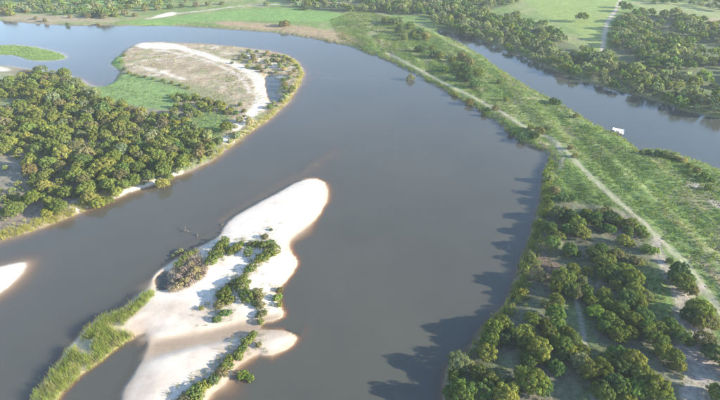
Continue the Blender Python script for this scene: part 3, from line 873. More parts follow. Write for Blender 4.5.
# ------------------------------------------------------------------ woods on the left bank
LEFT_HAND = [(14, 208, 10, 'olive'), (30, 196, 9, 'olive'), (42, 184, 8, 'yellow-green'), (65, 190, 8, 'olive'), (58, 205, 9, 'olive'), (47, 210, 7, 'yellow-green'), (86, 187, 10, 'olive'), (88, 197, 8, 'yellow-green'), (3, 198, 4, 'grey-green'), (14, 194, 5, 'grey-green'),
    (108, 183, 8, 'olive'), (115, 190, 6, 'yellow-green'), (103, 164, 12, 'yellow-green'), (124, 183, 7, 'olive'), (132, 178, 8, 'olive'), (148, 174, 7, 'mid-green'), (162, 180, 7, 'yellow-green'), (162, 168, 9, 'olive'), (138, 166, 8, 'mid-green'), (157, 154, 9, 'olive'),
    (122, 170, 7, 'mid-green'), (112, 155, 9, 'olive'), (90, 168, 7, 'olive'), (97, 200, 7, 'yellow-green'), (106, 196, 6, 'olive'), (63, 154, 9, 'yellow-green'), (49, 161, 9, 'olive'), (31, 156, 6, 'yellow-green'), (75, 174, 10, 'olive'), (42, 176, 6, 'olive'), (35, 176, 6, 'olive'),
    (47, 171, 6, 'olive'), (61, 137, 8, 'olive'), (45, 142, 7, 'yellow-green'), (10, 141, 7, 'yellow-green'), (3, 149, 6, 'olive'), (88, 184, 8, 'olive'), (5, 167, 3, 'pale green'), (42, 96, 8, 'yellow-green'), (34, 112, 8, 'yellow-green'), (69, 105, 6, 'yellow-green'), (60, 126, 7, 'yellow-green'),
    (67, 118, 5, 'yellow-green'), (37, 72, 5, 'mid-green'), (46, 78, 6, 'brownish'), (75, 82, 7, 'grey-green'), (84, 88, 5, 'grey-green'), (20, 84, 5, 'olive'), (138, 118, 6, 'brownish'), (124, 118, 6, 'mid-green'), (163, 122, 6, 'brownish'), (226, 126, 7, 'olive'), (168, 174, 5, 'olive')]
taken = []
for u, v, r, t in LEFT_HAND:
    o = plant_px('tree' if r > 4.5 else 'bush', 'tree' if r > 4.5 else 'bush', u, v, r, t, 'left_row' if v > 172 else ('left_wood' if r > 4.5 else 'left_bush'))
    taken.append((o.location.x, o.location.y))
LEFT_WOOD = [(-25, 92), (0, 84), (20, 76), (40, 71), (65, 77), (88, 90), (98, 102), (120, 110), (136, 128), (152, 140), (172, 150), (190, 160), (180, 172), (150, 180), (110, 192), (78, 204), (55, 210), (40, 200), (30, 180), (30, 160), (0, 150), (-25, 150)]
wt = ['olive', 'olive', 'yellow-green', 'mid-green', 'olive', 'yellow-green', 'grey-green', 'olive', 'olive', 'yellow-green', 'brownish']
P_WOODGAPS = [W(q, 1.3) for q in ([(-30, 160), (5, 157), (20, 166), (22, 175), (16, 184), (0, 188), (-30, 190)], [(60, 198), (76, 198), (80, 212), (62, 212)], [(24, 201), (40, 199), (44, 211), (24, 213)], [(-5, 100), (30, 98), (30, 108), (-5, 112)])]
lw = [p for p in poly_scatter(LEFT_WOOD, 4.7, taken=taken) if not any(inside(np.array([p[0]]), np.array([p[1]]), q)[0] for q in P_WOODGAPS)]
lw = [(x, y, float(np.clip(rng.normal(2.75, 0.6), 1.8, 4.3))) for x, y in lw]
lw.sort(key=lambda p: -p[2] * px_per_m(p[0], p[1]))
room = 300 - sum(1 for p in PLANTS if p[0].name.startswith('tree'))
for x, y, r in lw[:room]:
    plant('tree' if rng.random() < 0.85 else 'open_tree', 'tree', x, y, r, wt[int(rng.integers(len(wt)))], 'left_wood')
LEFT_REST = lw[room:]
taken += [(x, y) for x, y, r in lw]
# scrub between the woods and the point bar
SCRUB = [(120, 104), (150, 116), (172, 112), (178, 98), (190, 96), (222, 104), (230, 112), (205, 112), (190, 122), (205, 132), (222, 140), (210, 156), (190, 160), (165, 145), (140, 125)]
for x, y in poly_scatter(SCRUB, 4.4, taken=taken):
    t = ['olive', 'mid-green', 'yellow-green', 'brownish', 'pale green', 'olive'][int(rng.integers(6))]
    plant('bush', 'bush', x, y, float(rng.uniform(1.4, 2.9)), t, 'scrub_bush', crown_name='foliage', trunk_name='stems')
    taken.append((x, y))
BARTIP = [(250, 50), (282, 56), (298, 64), (301, 75), (296, 86), (288, 97), (276, 108), (262, 119), (245, 130), (230, 143), (226, 140), (240, 118), (262, 108), (282, 96), (284, 80), (262, 72), (240, 58)]
for x, y in poly_scatter(BARTIP, 3.8):
    if rng.random() < 0.3:
        continue
    t = ['olive', 'straw-coloured', 'brownish', 'pale green', 'mid-green'][int(rng.integers(5))]
    plant('bush', 'shrub', x, y, float(rng.uniform(0.8, 2.1)), t, 'bar_bush', crown_name='foliage', trunk_name='stems')

for u, v, r in [(172, 96, 3), (178, 94, 2.8), (184, 95, 3), (190, 97, 3), (197, 98, 3), (204, 99, 2.6), (211, 101, 3), (218, 102, 2.6), (224, 104, 2.5), (124, 68, 2), (129, 72, 2.2), (136, 74, 2), (145, 76, 2.2), (153, 78, 2), (163, 80, 2.2), (172, 82, 2), (181, 84, 2.2), (188, 87, 2), (121, 61, 2), (124, 55, 2), (232, 62, 2), (240, 58, 2.4), (246, 56, 2.4), (252, 60, 2.2), (247, 66, 2.2), (256, 67, 2.4), (262, 70, 2.4), (226, 112, 3), (231, 107, 3), (236, 112, 3), (240, 104, 2.5), (244, 110, 3)]:
    plant_px('bush', 'shrub', u, v, r, ['olive', 'mid-green', 'brownish', 'grey-green'][int(rng.integers(4))], 'bar_row', crown_name='foliage', trunk_name='stems')
# ------------------------------------------------------------------ shrubs on the sand island
ISLAND_SHRUBS = [(211, 258, 5), (215, 252, 5), (219, 246, 5.5), (224, 240, 5), (178, 262, 3.5), (183, 256, 3.5), (188, 251, 3.5), (194, 249, 3), (230, 249, 4), (236, 245, 4.5), (241, 242, 3), (248, 250, 4), (249, 242, 3), (256, 242, 4), (264, 243, 5), (271, 241, 4), (265, 235, 3), (271, 228, 1.5),
    (274, 248, 5), (268, 251, 5), (262, 256, 5), (258, 259, 3.5), (252, 265, 4.5), (248, 268, 4), (245, 274, 3), (242, 281, 7), (235, 280, 4), (229, 283, 3), (223, 292, 7), (229, 298, 5), (227, 288, 4), (246, 294, 6), (255, 291, 5), (259, 295, 4), (277, 294, 4), (279, 286, 3),
    (219, 302, 5), (225, 311, 4), (216, 317, 4), (201, 306, 2.5), (254, 301, 3), (260, 303, 4), (261, 311, 4), (260, 318, 3.5), (279, 301, 3), (253, 331, 3.5), (250, 335, 3.5), (246, 339, 4), (258, 342, 3), (242, 346, 4.5), (238, 352, 5), (228, 357, 5), (225, 363, 5.5), (221, 370, 5.5),
    (213, 377, 5), (206, 381, 5), (199, 385, 6), (194, 390, 6.5), (197, 396, 6), (187, 395, 5), (242, 371, 5), (249, 374, 4), (180, 400, 5)]
for u, v, r in ISLAND_SHRUBS:
    t = 'bright green' if (u, v) in ((242, 371), (249, 374), (277, 294)) else ['olive', 'olive', 'yellow-green', 'brownish', 'mid-green'][int(rng.integers(5))]
    if u < 228 and 236 < v < 262 and u > 208:
        t = 'olive'
    plant_px('bush', 'shrub', u, v, r * 1.15, t, 'island_shrub', crown_name='foliage', trunk_name='stems', squash=0.85, stretch=float(rng.uniform(0.85, 1.4)))
for u, v, r in [(171, 286, 4), (172, 279, 4), (177, 283, 4.5), (178, 274, 5), (184, 279, 5), (183, 268, 4.5), (190, 273, 5), (190, 262, 4), (196, 268, 5), (197, 258, 4), (202, 265, 4), (189, 281, 4), (198, 275, 4), (203, 271, 3)]:
    plant_px('bush', 'dead_shrub', u, v, r, 'dry grey-brown' if rng.random() < 0.75 else 'straw-coloured', 'dead_shrub', crown_name='foliage', trunk_name='stems', squash=0.8)

# ------------------------------------------------------------------ bushes on the spit
SPIT = [(470, 100, 3.5, 'brownish'), (475, 85, 4, 'dark green'), (457, 66, 4, 'mid-green'), (465, 69, 5, 'dark green'), (470, 63, 4, 'brownish'), (478, 73, 4, 'olive'), (420, 33, 4.5, 'dark green'), (414, 34, 4, 'olive'), (426, 37, 4, 'brownish'), (420, 49, 4, 'dark green'), (434, 54, 4, 'dark green'), (440, 56, 3.5, 'olive'),
    (452, 60, 3, 'olive'), (462, 56, 4, 'brownish'), (466, 59, 3, 'olive'), (432, 48, 2.5, 'olive'), (400, 30, 4, 'dark green'), (393, 22, 4, 'dark green'), (385, 20, 3.5, 'olive'), (404, 38, 3, 'olive'), (410, 26, 4, 'olive'), (399, 20, 4, 'grey-green'), (445, 70, 3, 'olive'), (460, 76, 4, 'dark green'), (468, 78, 4.5, 'dark green'),
    (506, 99, 2.5, 'olive'), (500, 82, 2.5, 'olive'), (553, 100, 3, 'dark green'), (558, 102, 3, 'dark green'), (576, 116, 2.5, 'brownish'), (540, 131, 4, 'brownish'), (512, 130, 3, 'dark green'), (522, 137, 3.5, 'dark green'), (535, 135, 4, 'dark green'), (548, 128, 2.5, 'grey-green'), (531, 128, 3, 'olive'),
    (658, 153, 3, 'dark green'), (664, 155, 3.5, 'dark green'), (671, 156, 3, 'dark green'), (678, 158, 2.5, 'brownish'), (684, 160, 2.5, 'straw-coloured'), (690, 166, 3, 'olive'), (697, 170, 3, 'brownish'), (704, 176, 3, 'dark green'), (712, 180, 3, 'mid-green'), (700, 180, 2.5, 'mid-green'), (688, 172, 2.5, 'mid-green'), (708, 188, 3, 'olive'),
    (642, 152, 2.5, 'mid-green'), (648, 152, 2.5, 'dark green'), (485, 112, 2.5, 'dark green'), (495, 108, 2.5, 'brownish'), (455, 92, 2.5, 'olive'), (570, 148, 2.5, 'brownish'), (575, 156, 2.5, 'brownish'), (283, 24, 3.5, 'brownish'), (286, 23.5, 3, 'brownish'), (411, 75.5, 3.2, 'grey-green')]
SCRUB_FAR = [(4, 12, 4), (10, 13, 4), (24, 10, 3), (27, 11, 2.5), (45, 7, 3), (52, 8, 2.5), (62, 7, 3), (66, 13, 2.5), (82, 15, 2), (88, 16, 3), (92, 15, 3), (100, 14, 3), (104, 16, 3.5), (110, 14, 3), (116, 15, 2.5), (36, 18, 2), (45, 20, 2), (67, 23, 2), (98, 22.5, 2), (93, 6, 2.5), (75, 3, 2.5), (30, 3, 2.5), (70, 17, 1.8), (55, 14, 2), (125, 13, 3), (135, 15, 2.5), (128, 7, 3), (145, 9, 3), (158, 8, 3), (170, 7, 3), (182, 6, 2.5), (196, 5, 3), (208, 4, 3), (222, 3, 2.5), (266, 4, 2.5), (306, 8, 3)]
for u, v, r, t in SPIT:
    zone = 'river_bush' if (u, v) == (411, 75.5) else 'spit_bush'
    plant_px('bush', 'bush', u, v, r * 1.25, t, zone, crown_name='foliage', trunk_name='stems')

for u, v, r in SCRUB_FAR:
    plant_px('bush', 'bush', u, v, r * 1.1, ['olive', 'brownish', 'dark green', 'grey-green'][int(rng.integers(4))], 'far_bush', crown_name='foliage', trunk_name='stems')

# ------------------------------------------------------------------ far woods: nearest trees singly, the rest as one mass
WOODS = [([(444, 29.5), (472, 37), (500, 48), (530, 60), (560, 72), (590, 82), (622, 91), (655, 100), (700, 114), (740, 124), (740, 104), (700, 92), (660, 84), (640, 80), (612, 66), (592, 56), (560, 38), (530, 22), (500, 14), (470, 10), (445, 8), (430, 14), (432, 22)], 6.3),
         ([(600, 62), (612, 40), (618, 22), (640, 14), (680, 18), (720, 26), (760, 40), (790, 90), (740, 96), (700, 88), (650, 78), (620, 68)], 6.0),
         ([(282, -4), (330, -12), (400, -20), (470, -20), (520, -14), (516, 4), (480, 12), (440, 15), (408, 16), (380, 13), (340, 12), (300, 10)], 7.0),
         ([(-30, 8), (0, 11), (20, 12), (60, 14), (100, 17), (118, 18), (110, 12), (140, 10), (180, 4), (240, -4), (300, -12), (200, -25), (100, -15), (55, 2), (40, -10), (-60, -12)], 9.0),
         ([(640, -2), (700, -4), (800, 8), (780, 20), (720, 12), (680, 4), (650, 5)], 9.0)]
cand = []
for px, gap in WOODS:
    cand += [(x, y) for x, y in poly_scatter(px, gap, tries=60000)]
cand = [(x, y) for x, y in cand if fbm(np.array([x]), np.array([y]), 42.0, 111, 3)[0] > -0.36 or seg_dist(np.array([x]), np.array([y]), P_C, True, 40.0)[0] < 26]
cand += [ground_at(u, v, 1.5) for u, v in ((581, 22), (622, 8), (626, 12), (20, 11), (90, 17), (104, 17), (48, 7), (65, 7))]
def px_of(x, y, z=4.0):
    dep = y * CP - (z - CAM_Z) * SP
    return 360 + FPX * x / dep, 200 - FPX * (y * SP + (z - CAM_Z) * CP) / dep
cand = [(x, y, *px_of(x, y)) for x, y in cand]
cand.sort(key=lambda c: -px_per_m(c[0], c[1]) if -10 < c[2] < 730 and c[3] > -6 else 9)
n_left = sum(1 for p in PLANTS if p[0].name.startswith('tree'))
single = cand[:max(0, 295 - n_left)]
rest = cand[len(single):]
ft = ['grey-green', 'mid-green', 'grey-green', 'olive', 'pale green', 'mid-green']
for x, y, u, v in single:
    zone = 'wood_bank' if v > np.interp(u, [440, 540, 640, 720], [22, 52, 80, 100]) else ('wood_east' if u > 600 else 'wood_north')
    plant('tree' if rng.random() < 0.8 else 'open_tree', 'tree', x, y, float(np.clip(rng.normal(4.1, 0.8), 2.6, 6)), ft[int(rng.integers(6))], zone)
def merged_foliage(name, spots, label, cat, lob, lv, leaf, lift=1.0, flat=0.75, lobe_r=0.26, calm=1.0):
    base = [crown_arrays(500 + k, 1.0, flat, lob, lv, leaf, lobe_r, -0.3) for k in range(4)]
    Vs, Fs, Ts, o = [], [], [], 0
    for x, y, z, r, tint in spots:
        V, F, T, _ = base[int(rng.integers(4))]
        a = rng.uniform(0, 6.283)
        c, s = math.cos(a), math.sin(a)
        Rm = np.array([[c, s, 0], [-s, c, 0], [0, 0, 1]])
        P = (V @ Rm) * r + np.array([x, y, z + r * lift])
        P[:, 2] = np.maximum(P[:, 2], z + 0.02)
        Vs.append(P)
        Fs.append(F + o)
        Ts.append((1 + (T - 1) * calm) * np.array(tint[:3]))
        o += len(P)
    me = raw_mesh(name, np.vstack(Vs), np.vstack(Fs), M_STUFF_LEAF, {'leaf_tint': np.vstack(Ts)})
    return link(name, me, label=label, cat=cat, kind='stuff')
shore_line = smooth_poly(W([(736, 121), (720, 118), (699, 113.5), (680, 109), (668, 103.5), (654, 100.5), (637, 94.5), (621, 91), (589, 82.5), (560, 72.5), (540, 63.5), (524, 56.5), (510, 51.5), (497, 47), (485, 41.5), (473, 37.5), (462, 34), (450, 31)], 1.0), 1, False)
acc = 0.0
for a_, b_ in zip(shore_line[:-1], shore_line[1:]):
    Ls = float(np.linalg.norm(b_ - a_))
    tdir = (b_ - a_) / Ls
    nrm_ = np.array([tdir[1], -tdir[0]])
    while acc < Ls:
        q = a_ + tdir * acc + nrm_ * rng.uniform(0.2, 1.8)
        if H1(*q) < 0.15:
            q = q - 2 * nrm_ * rng.uniform(0.5, 1.5)
        if H1(*q) > 0.05:
            plant('bush', 'bush', float(q[0]), float(q[1]), float(rng.uniform(2.6, 4.2)), ['mid-green', 'dark green', 'grey-green', 'olive'][int(rng.integers(4))], 'shore_bush', crown_name='foliage', trunk_name='stems')
        acc += rng.uniform(3.6, 6.5)
    acc -= Ls
if rest:
    hz = heights(np.array([c[0] for c in rest]), np.array([c[1] for c in rest]))
    merged_foliage('far_woodland', [(c[0], c[1], h, float(np.clip(rng.normal(3.0, 0.85), 1.5, 5.0)), jitter(TINTS[ft[int(rng.integers(6))]])) for c, h in zip(rest, hz)],
                   'hazy grey-green woodland massed along the far edge of the plain', 'woodland', 24, 13, 0.18, 0.8)

# ------------------------------------------------------------------ grass, reeds and undergrowth
def tufts(name, pts, hgt, spread, blades, width, tint_fn, label, cat, lean=0.35):
    pts = np.asarray(pts)
    n = len(pts)
    hz = heights(pts[:, 0], pts[:, 1])
    i = np.repeat(np.arange(n), blades)
    m = len(i)
    hs = (hgt * rng.uniform(0.6, 1.25, n))[i] * rng.uniform(0.7, 1.1, m)
    base = np.stack([pts[i, 0] + rng.normal(scale=spread, size=m), pts[i, 1] + rng.normal(scale=spread, size=m), np.maximum(hz, -0.3)[i] - 0.05], 1)
    an = rng.uniform(0, 6.283, m)
    dr = np.stack([np.cos(an), np.sin(an), np.zeros(m)], 1)
    ln_ = dr * (hs * lean * rng.uniform(0.3, 1.6, m))[:, None]
    sd = np.stack([-np.sin(an), np.cos(an), np.zeros(m)], 1) * (width * rng.uniform(0.7, 1.4, m))[:, None]
    up = np.array([0, 0, 1.0]) * hs[:, None]
    V = np.stack([base - sd * 0.7, base + sd * 0.7, base + ln_ + up + sd * 0.35, base + ln_ + up - sd * 0.35], 1).reshape(-1, 3)
    T = np.array([tint_fn(a, b) for a, b in pts])[i] * rng.uniform(0.7, 1.3, (m, 1))
    me = raw_mesh(name, V, np.arange(m * 4).reshape(-1, 4), M_STUFF_LEAF, {'leaf_tint': np.repeat(T, 4, axis=0)})
    return link(name, me, label=label, cat=cat, kind='stuff')
def near_line(L, width, step, closed=False, hmin=0.0, hmax=9):
    P = smooth_poly(np.asarray(L), 1, closed)
    out = []
    for a, b in zip(P[:-1], P[1:]):
        k = max(1, int(np.linalg.norm(b - a) / step))
        for t in np.arange(k) / k:
            out.append(a + (b - a) * t + rng.normal(scale=width, size=2))
    out = np.array(out)
    h = heights(out[:, 0], out[:, 1])
    return out[(h > hmin) & (h < hmax)]
# reeds on the tail of the sand island
REED_BED = [(30, 404), (36, 392), (46, 379), (61, 362), (70, 347), (82, 335), (90, 326), (105, 315), (122, 310), (138, 298), (150, 289), (156, 291), (146, 303), (128, 320), (118, 328), (134, 335), (121, 347), (105, 360), (86, 373), (68, 387), (56, 401), (44, 425), (26, 430)]
rp = poly_scatter(REED_BED, 0.62, z=0.8, margin=-0.25, tries=40000)
rp = [p for p in rp if fbm(np.array([p[0]]), np.array([p[1]]), 5.0, 77, 2)[0] > -0.4]
tufts('reeds', rp, 1.6, 0.36, 34, 0.028, lambda a, b: np.array((0.225, 0.262, 0.06)) * rng.uniform(0.7, 1.25) if rng.random() < 0.8 else np.array((0.27, 0.24, 0.11)),
      'tall yellow-green reeds on the long tail of the sand island', 'reeds', 0.3)
# reeds along the left bank
a = near_line(W([(-30, 244), (0, 236), (20, 231), (45, 223), (62, 216), (78, 208), (92, 203), (108, 198)], 0.5), 1.5, 0.10, hmin=-0.1)
b = near_line(W([(214, 157), (224, 150), (238, 140), (253, 128), (268, 117), (282, 107), (292, 95.5), (298, 85), (301, 76), (300, 69), (294, 61.5), (282, 56)], 0.5), 1.2, 0.25, hmin=-0.1)
tufts('bank_reeds', np.vstack([a, b]), 1.15, 0.35, 22, 0.035, lambda x, y: np.array((0.29, 0.275, 0.075)) * rng.uniform(0.7, 1.3),
      'yellow-green reeds fringing the water along the left bank', 'reeds', 0.35)
a = near_line(W([(545, 155), (545, 170), (544, 186), (543, 200), (539, 216), (532, 238), (525, 257), (519, 272), (515, 290), (508, 303), (499, 313), (486, 326), (476, 345)], 0.5), 1.6, 0.12, hmin=-0.2)
b = near_line(W(NORTH[16:31], 0.5), 1.3, 0.3, hmin=-0.1)
c = near_line(W(CHANNEL[2:21], 0.5), 1.2, 0.4, hmin=-0.1)
tufts('spit_reeds', np.vstack([a, b, c]), 1.3, 0.35, 9, 0.09, lambda x, y: np.array((0.18, 0.215, 0.06)) * rng.uniform(0.7, 1.3),
      'green waterside grass fringing both shores of the spit', 'reeds', 0.4)
# rough leafy growth on the spit
SPIT_PX = [(360, 10), (400, 20), (432, 33), (446, 42), (470, 54), (496, 70), (540, 97), (582, 121), (612, 136), (636, 154), (660, 152), (720, 173), (745, 184), (760, 330), (724, 314), (690, 268), (660, 236), (625, 208), (590, 205), (560, 200), (546, 200), (546, 172), (553, 156), (532, 145), (497, 120), (465, 100), (430, 80), (400, 64), (372, 50), (340, 40), (330, 20)]
gp = poly_scatter(SPIT_PX, 1.35, tries=160000)
gp = np.array(gp)
dtr = np.minimum(line_d(gp[:, 0], gp[:, 1], TRACK), line_d(gp[:, 0], gp[:, 1], BRANCH))
nn = fbm(gp[:, 0], gp[:, 1], 9.0, 91, 3)
gp = gp[(dtr > 2.2 + 1.2 * nn) & (nn > -0.5)]
nn = 0.6 * fbm(gp[:, 0], gp[:, 1], 12.0, 92, 3) + 0.8 * fbm(*along(gp[:, 0], gp[:, 1]), 6.0, 93, 3)
gz = heights(gp[:, 0], gp[:, 1])
spots = []
for (x, y), z, k in zip(gp, gz, nn):
    t = np.array((0.095, 0.145, 0.036)) if k < -0.15 else np.array((0.125, 0.182, 0.04)) if k < 0.12 else (np.array((0.165, 0.21, 0.052)) if k < 0.55 else np.array((0.235, 0.215, 0.085)))
    spots.append((x, y, z, float(rng.uniform(0.35, 0.8)), t * rng.uniform(0.68, 1.02)))
merged_foliage('marsh_plants', spots, 'rank green marsh plants covering the spit between track and channel', 'marsh plants', 5, 5, 0.33, 0.25, 0.6, 0.5, 0.5)
# low growth under and between the near trees
UNDER = [(548, 205), (600, 210), (640, 230), (662, 262), (684, 300), (700, 345), (712, 400), (715, 430), (430, 430), (448, 370), (476, 346), (500, 314), (516, 290), (522, 262), (536, 226)]
up = np.array(poly_scatter(UNDER, 1.5, tries=60000))
du = np.minimum(np.minimum(line_d(up[:, 0], up[:, 1], FOOT), line_d(up[:, 0], up[:, 1], BRANCH) - 2.5), line_d(up[:, 0], up[:, 1], TRACK) - 1.5)
nn = fbm(up[:, 0], up[:, 1], 8.0, 95, 3)
up = up[(du > 1.2) & (nn > 0.02)]
up2 = np.array(poly_scatter(LEFT_WOOD, 2.2, tries=40000))
up2 = up2[fbm(up2[:, 0], up2[:, 1], 8.0, 96, 3) > 0.0]
up = np.vstack([up, up2])
uz = heights(up[:, 0], up[:, 1])
merged_foliage('undergrowth', [(x, y, z, float(rng.uniform(0.25, 0.7)), np.array(random.choice([(0.10, 0.12, 0.05), (0.14, 0.14, 0.08), (0.18, 0.155, 0.10)])) * rng.uniform(0.7, 1.2)) for (x, y), z in zip(up, uz)],
               'sparse low undergrowth on the shaded soil between the trees', 'undergrowth', 5, 5, 0.34, 0.2, 0.6, 0.5)
# wispy herbs and dry litter round the island shrubs and in the withered mound
ih = []
for u, v, r in ISLAND_SHRUBS:
    x0, y0 = ground_at(u, v, 0.8)
    for _ in range(int(5 + r * 2)):
        ih.append((x0 + rng.normal(scale=1.7), y0 + rng.normal(scale=1.7)))
ih = np.array(ih)
ih = ih[heights(ih[:, 0], ih[:, 1]) > 0.15]
tufts('island_herbs', ih, 0.6, 0.35, 12, 0.05, lambda x, y: np.array(random.choice([(0.22, 0.21, 0.08), (0.18, 0.2, 0.07), (0.28, 0.23, 0.14)])), 'wispy herbs on the sand round the island shrubs', 'herbs', 0.7)
dm = poly_scatter([(167, 278), (176, 262), (189, 251), (199, 250), (206, 262), (209, 269), (203, 278), (192, 285), (180, 291), (169, 289)], 0.7, z=0.8, margin=0.0)
tufts('withered_reeds', dm, 1.1, 0.3, 12, 0.05, lambda x, y: np.array((0.36, 0.29, 0.235)) * rng.uniform(0.7, 1.2), 'withered pinkish-grey reeds forming the mound on the sand island', 'reeds', 0.6)
# thin dry grass on the thicket floor
fg = np.array(poly_scatter(UNDER, 0.95, tries=120000))
df_ = np.minimum(np.minimum(line_d(fg[:, 0], fg[:, 1], FOOT), line_d(fg[:, 0], fg[:, 1], BRANCH) - 2.0), line_d(fg[:, 0], fg[:, 1], TRACK) - 1.2)
fg = fg[(df_ > 0.8) & (fbm(fg[:, 0], fg[:, 1], 6.0, 97, 3) > -0.15)]
tufts('floor_grass', fg, 0.42, 0.3, 9, 0.035, lambda x, y: np.array(random.choice([(0.13, 0.15, 0.065), (0.17, 0.155, 0.09), (0.11, 0.14, 0.055)])), 'thin dry grass on the ground between the right thicket trees', 'grass', 0.8)
# head-high scrub round the feet of the thicket trees and along the water's edge
tq = np.array([(p[4], p[5], p[3]) for p in PLANTS if p[1].startswith('thicket')])
ts = np.array(poly_scatter(UNDER, 1.9, tries=60000) )
dn = np.sqrt(((ts[:, None, :] - tq[None, :, :2]) ** 2).sum(-1)) - tq[None, :, 2]
de = np.abs(sdist(ts[:, 0], ts[:, 1], P_N, 14.0))
dp = np.minimum(np.minimum(line_d(ts[:, 0], ts[:, 1], FOOT), line_d(ts[:, 0], ts[:, 1], BRANCH) - 2.5), line_d(ts[:, 0], ts[:, 1], TRACK) - 1.5)
nt_ = fbm(ts[:, 0], ts[:, 1], 7.0, 120, 2)
ts = ts[(dp > 1.3) & (((dn.min(1) < 0.6) & (nt_ > 0.25)) | ((de < 4.5) & (nt_ > -0.3)) | (nt_ > 0.55))]
tz = heights(ts[:, 0], ts[:, 1])
merged_foliage('thicket_scrub', [(x, y, z, float(rng.uniform(0.5, 1.2)), jitter(TINTS[['olive', 'mid-green', 'olive', 'grey-green', 'yellow-green'][int(rng.integers(5))]])) for (x, y), z in zip(ts, tz)],
               'tangled green scrub round the feet of the right thicket trees', 'scrub', 16, 20, 0.13, 0.6, 0.75, 0.32)
# knee-high to head-high scrub filling the left wood between its trees
sp = poly_scatter([(-25, 92), (0, 86), (20, 78), (40, 73), (65, 79), (86, 90), (98, 102), (120, 108), (150, 116), (172, 112), (190, 122), (205, 132), (222, 142), (205, 160), (182, 170), (150, 181), (110, 193), (80, 206), (30, 214), (0, 222), (-25, 225)], 2.6, tries=60000)
sp = [(x, y) for x, y in sp if not any(inside(np.array([x]), np.array([y]), q)[0] for q in P_WOODGAPS) and rng.random() < 0.8]
sz_ = heights(np.array([p[0] for p in sp]), np.array([p[1] for p in sp]))
lz_ = heights(np.array([p[0] for p in LEFT_REST]), np.array([p[1] for p in LEFT_REST]))
merged_foliage('low_woodland', [(x, y, z, r, jitter(TINTS[wt[int(rng.integers(len(wt)))]])) for (x, y, r), z in zip(LEFT_REST, lz_)], 'smaller olive trees massed between the larger ones of the left-bank wood', 'woodland', 44, 24, 0.085, 0.75, 0.75, 0.2)
merged_foliage('wood_scrub', [(x, y, z, float(rng.uniform(0.7, 1.6)), jitter(TINTS[['olive', 'yellow-green', 'mid-green', 'grey-green'][int(rng.integers(4))]])) for (x, y), z in zip(sp, sz_)],
               'tangled olive scrub filling the gaps in the left-bank wood', 'scrub', 12, 12, 0.2, 0.6, 0.75, 0.34)
# herbs on the islet and the point bar
gi = poly_scatter(ISLET, 2.2, z=0.4, margin=0.05)
gb = [p for p in poly_scatter([(112, 60), (138, 42), (214, 42), (262, 48), (300, 62), (300, 80), (285, 102), (262, 118), (235, 140), (225, 135), (232, 110), (205, 94), (160, 78), (125, 70)], 2.6) if fbm(np.array([p[0]]), np.array([p[1]]), 9.0, 98, 2)[0] > 0.12]
ge = [p for p in poly_scatter([(176, 100), (200, 104), (235, 110), (230, 124), (216, 138), (200, 134), (186, 120)], 2.0)]
gm = poly_scatter([(96, 88), (112, 84), (120, 74), (128, 73), (150, 78), (180, 86), (198, 96), (165, 108), (128, 104)], 3.0, z=0.5, margin=-0.3)
gi = gi + [p for p in gm if fbm(np.array([p[0]]), np.array([p[1]]), 7.0, 99, 2)[0] > 0.0]
gi = gi + ge
hp = np.array(gi + gb)
hzz = heights(hp[:, 0], hp[:, 1])
merged_foliage('low_herbs', [(x, y, z, float(rng.uniform(0.3, 0.75)), (np.array((0.16, 0.21, 0.06)) if k < len(gi) else np.array((0.26, 0.235, 0.13))) * rng.uniform(0.75, 1.2)) for k, ((x, y), z) in enumerate(zip(hp, hzz))],
               'low tufts of herbs scattered over the islet, green flat and sandy point bar', 'herbs', 5, 4, 0.34, 0.2, 0.6, 0.5)

# ------------------------------------------------------------------ boat moored at the spit
def box(x0, x1, y0, y1, z0, z1, taper=0.0):
    V = []
    for z, k in ((z0, taper), (z1, 0.0)):
        V += [(x0 + k, y0 + k, z), (x1 - k, y0 + k, z), (x1 - k, y1 - k, z), (x0 + k, y1 - k, z)]
    return V, [(3, 2, 1, 0), (4, 5, 6, 7), (0, 1, 5, 4), (1, 2, 6, 5), (2, 3, 7, 6), (3, 0, 4, 7)]
M_WHITE = mat_plain('white_canopy', (0.80, 0.79, 0.77), 0.5, 0.05, 3.0)
M_HULL = mat_plain('grey_aluminium', (0.45, 0.46, 0.47), 0.4, 0.1, 3.0, 0.6)
M_DECK = mat_plain('deck_boards', (0.30, 0.26, 0.21), 0.8, 0.2, 4.0)
M_DARK = mat_plain('black_engine', (0.03, 0.03, 0.035), 0.4, 0.1, 5.0)
bx, by = ground_at(617.5, 132.5, 0.4)
boat = bpy.data.objects.new('pontoon_boat', None)
col.objects.link(boat)
boat.location = (bx + 0.3, by + 0.3, 0)
boat.rotation_euler = (0, 0, R(-32))
boat.scale = (0.8, 0.9, 0.72)
tag(boat, 'white-roofed pontoon boat moored against the spit in the side channel', 'boat')
for s in (-1, 1):
    p = [(-3.3, s * 0.95, 0.12), (-3.1, s * 0.95, 0.12), (2.6, s * 0.95, 0.12), (3.2, s * 0.95, 0.22), (3.6, s * 0.95, 0.38)]
    v, f = tube(p, [0.05, 0.32, 0.32, 0.24, 0.04], 10)
    link('pontoon', raw_mesh('pontoon', v, f, M_HULL, smooth=True), boat)
v, f = box(-3.2, 3.2, -1.3, 1.3, 0.46, 0.56)
deck = link('deck', raw_mesh('deck', v, f, M_DECK), boat)
ups = join([tube([(x, s * 1.12, 0.55), (x, s * 1.16, 2.35)], [0.035, 0.035], 6) for x in (-2.6, 0, 2.6) for s in (-1, 1)])
link('roof_posts', raw_mesh('roof_posts', *ups, M_HULL), boat)
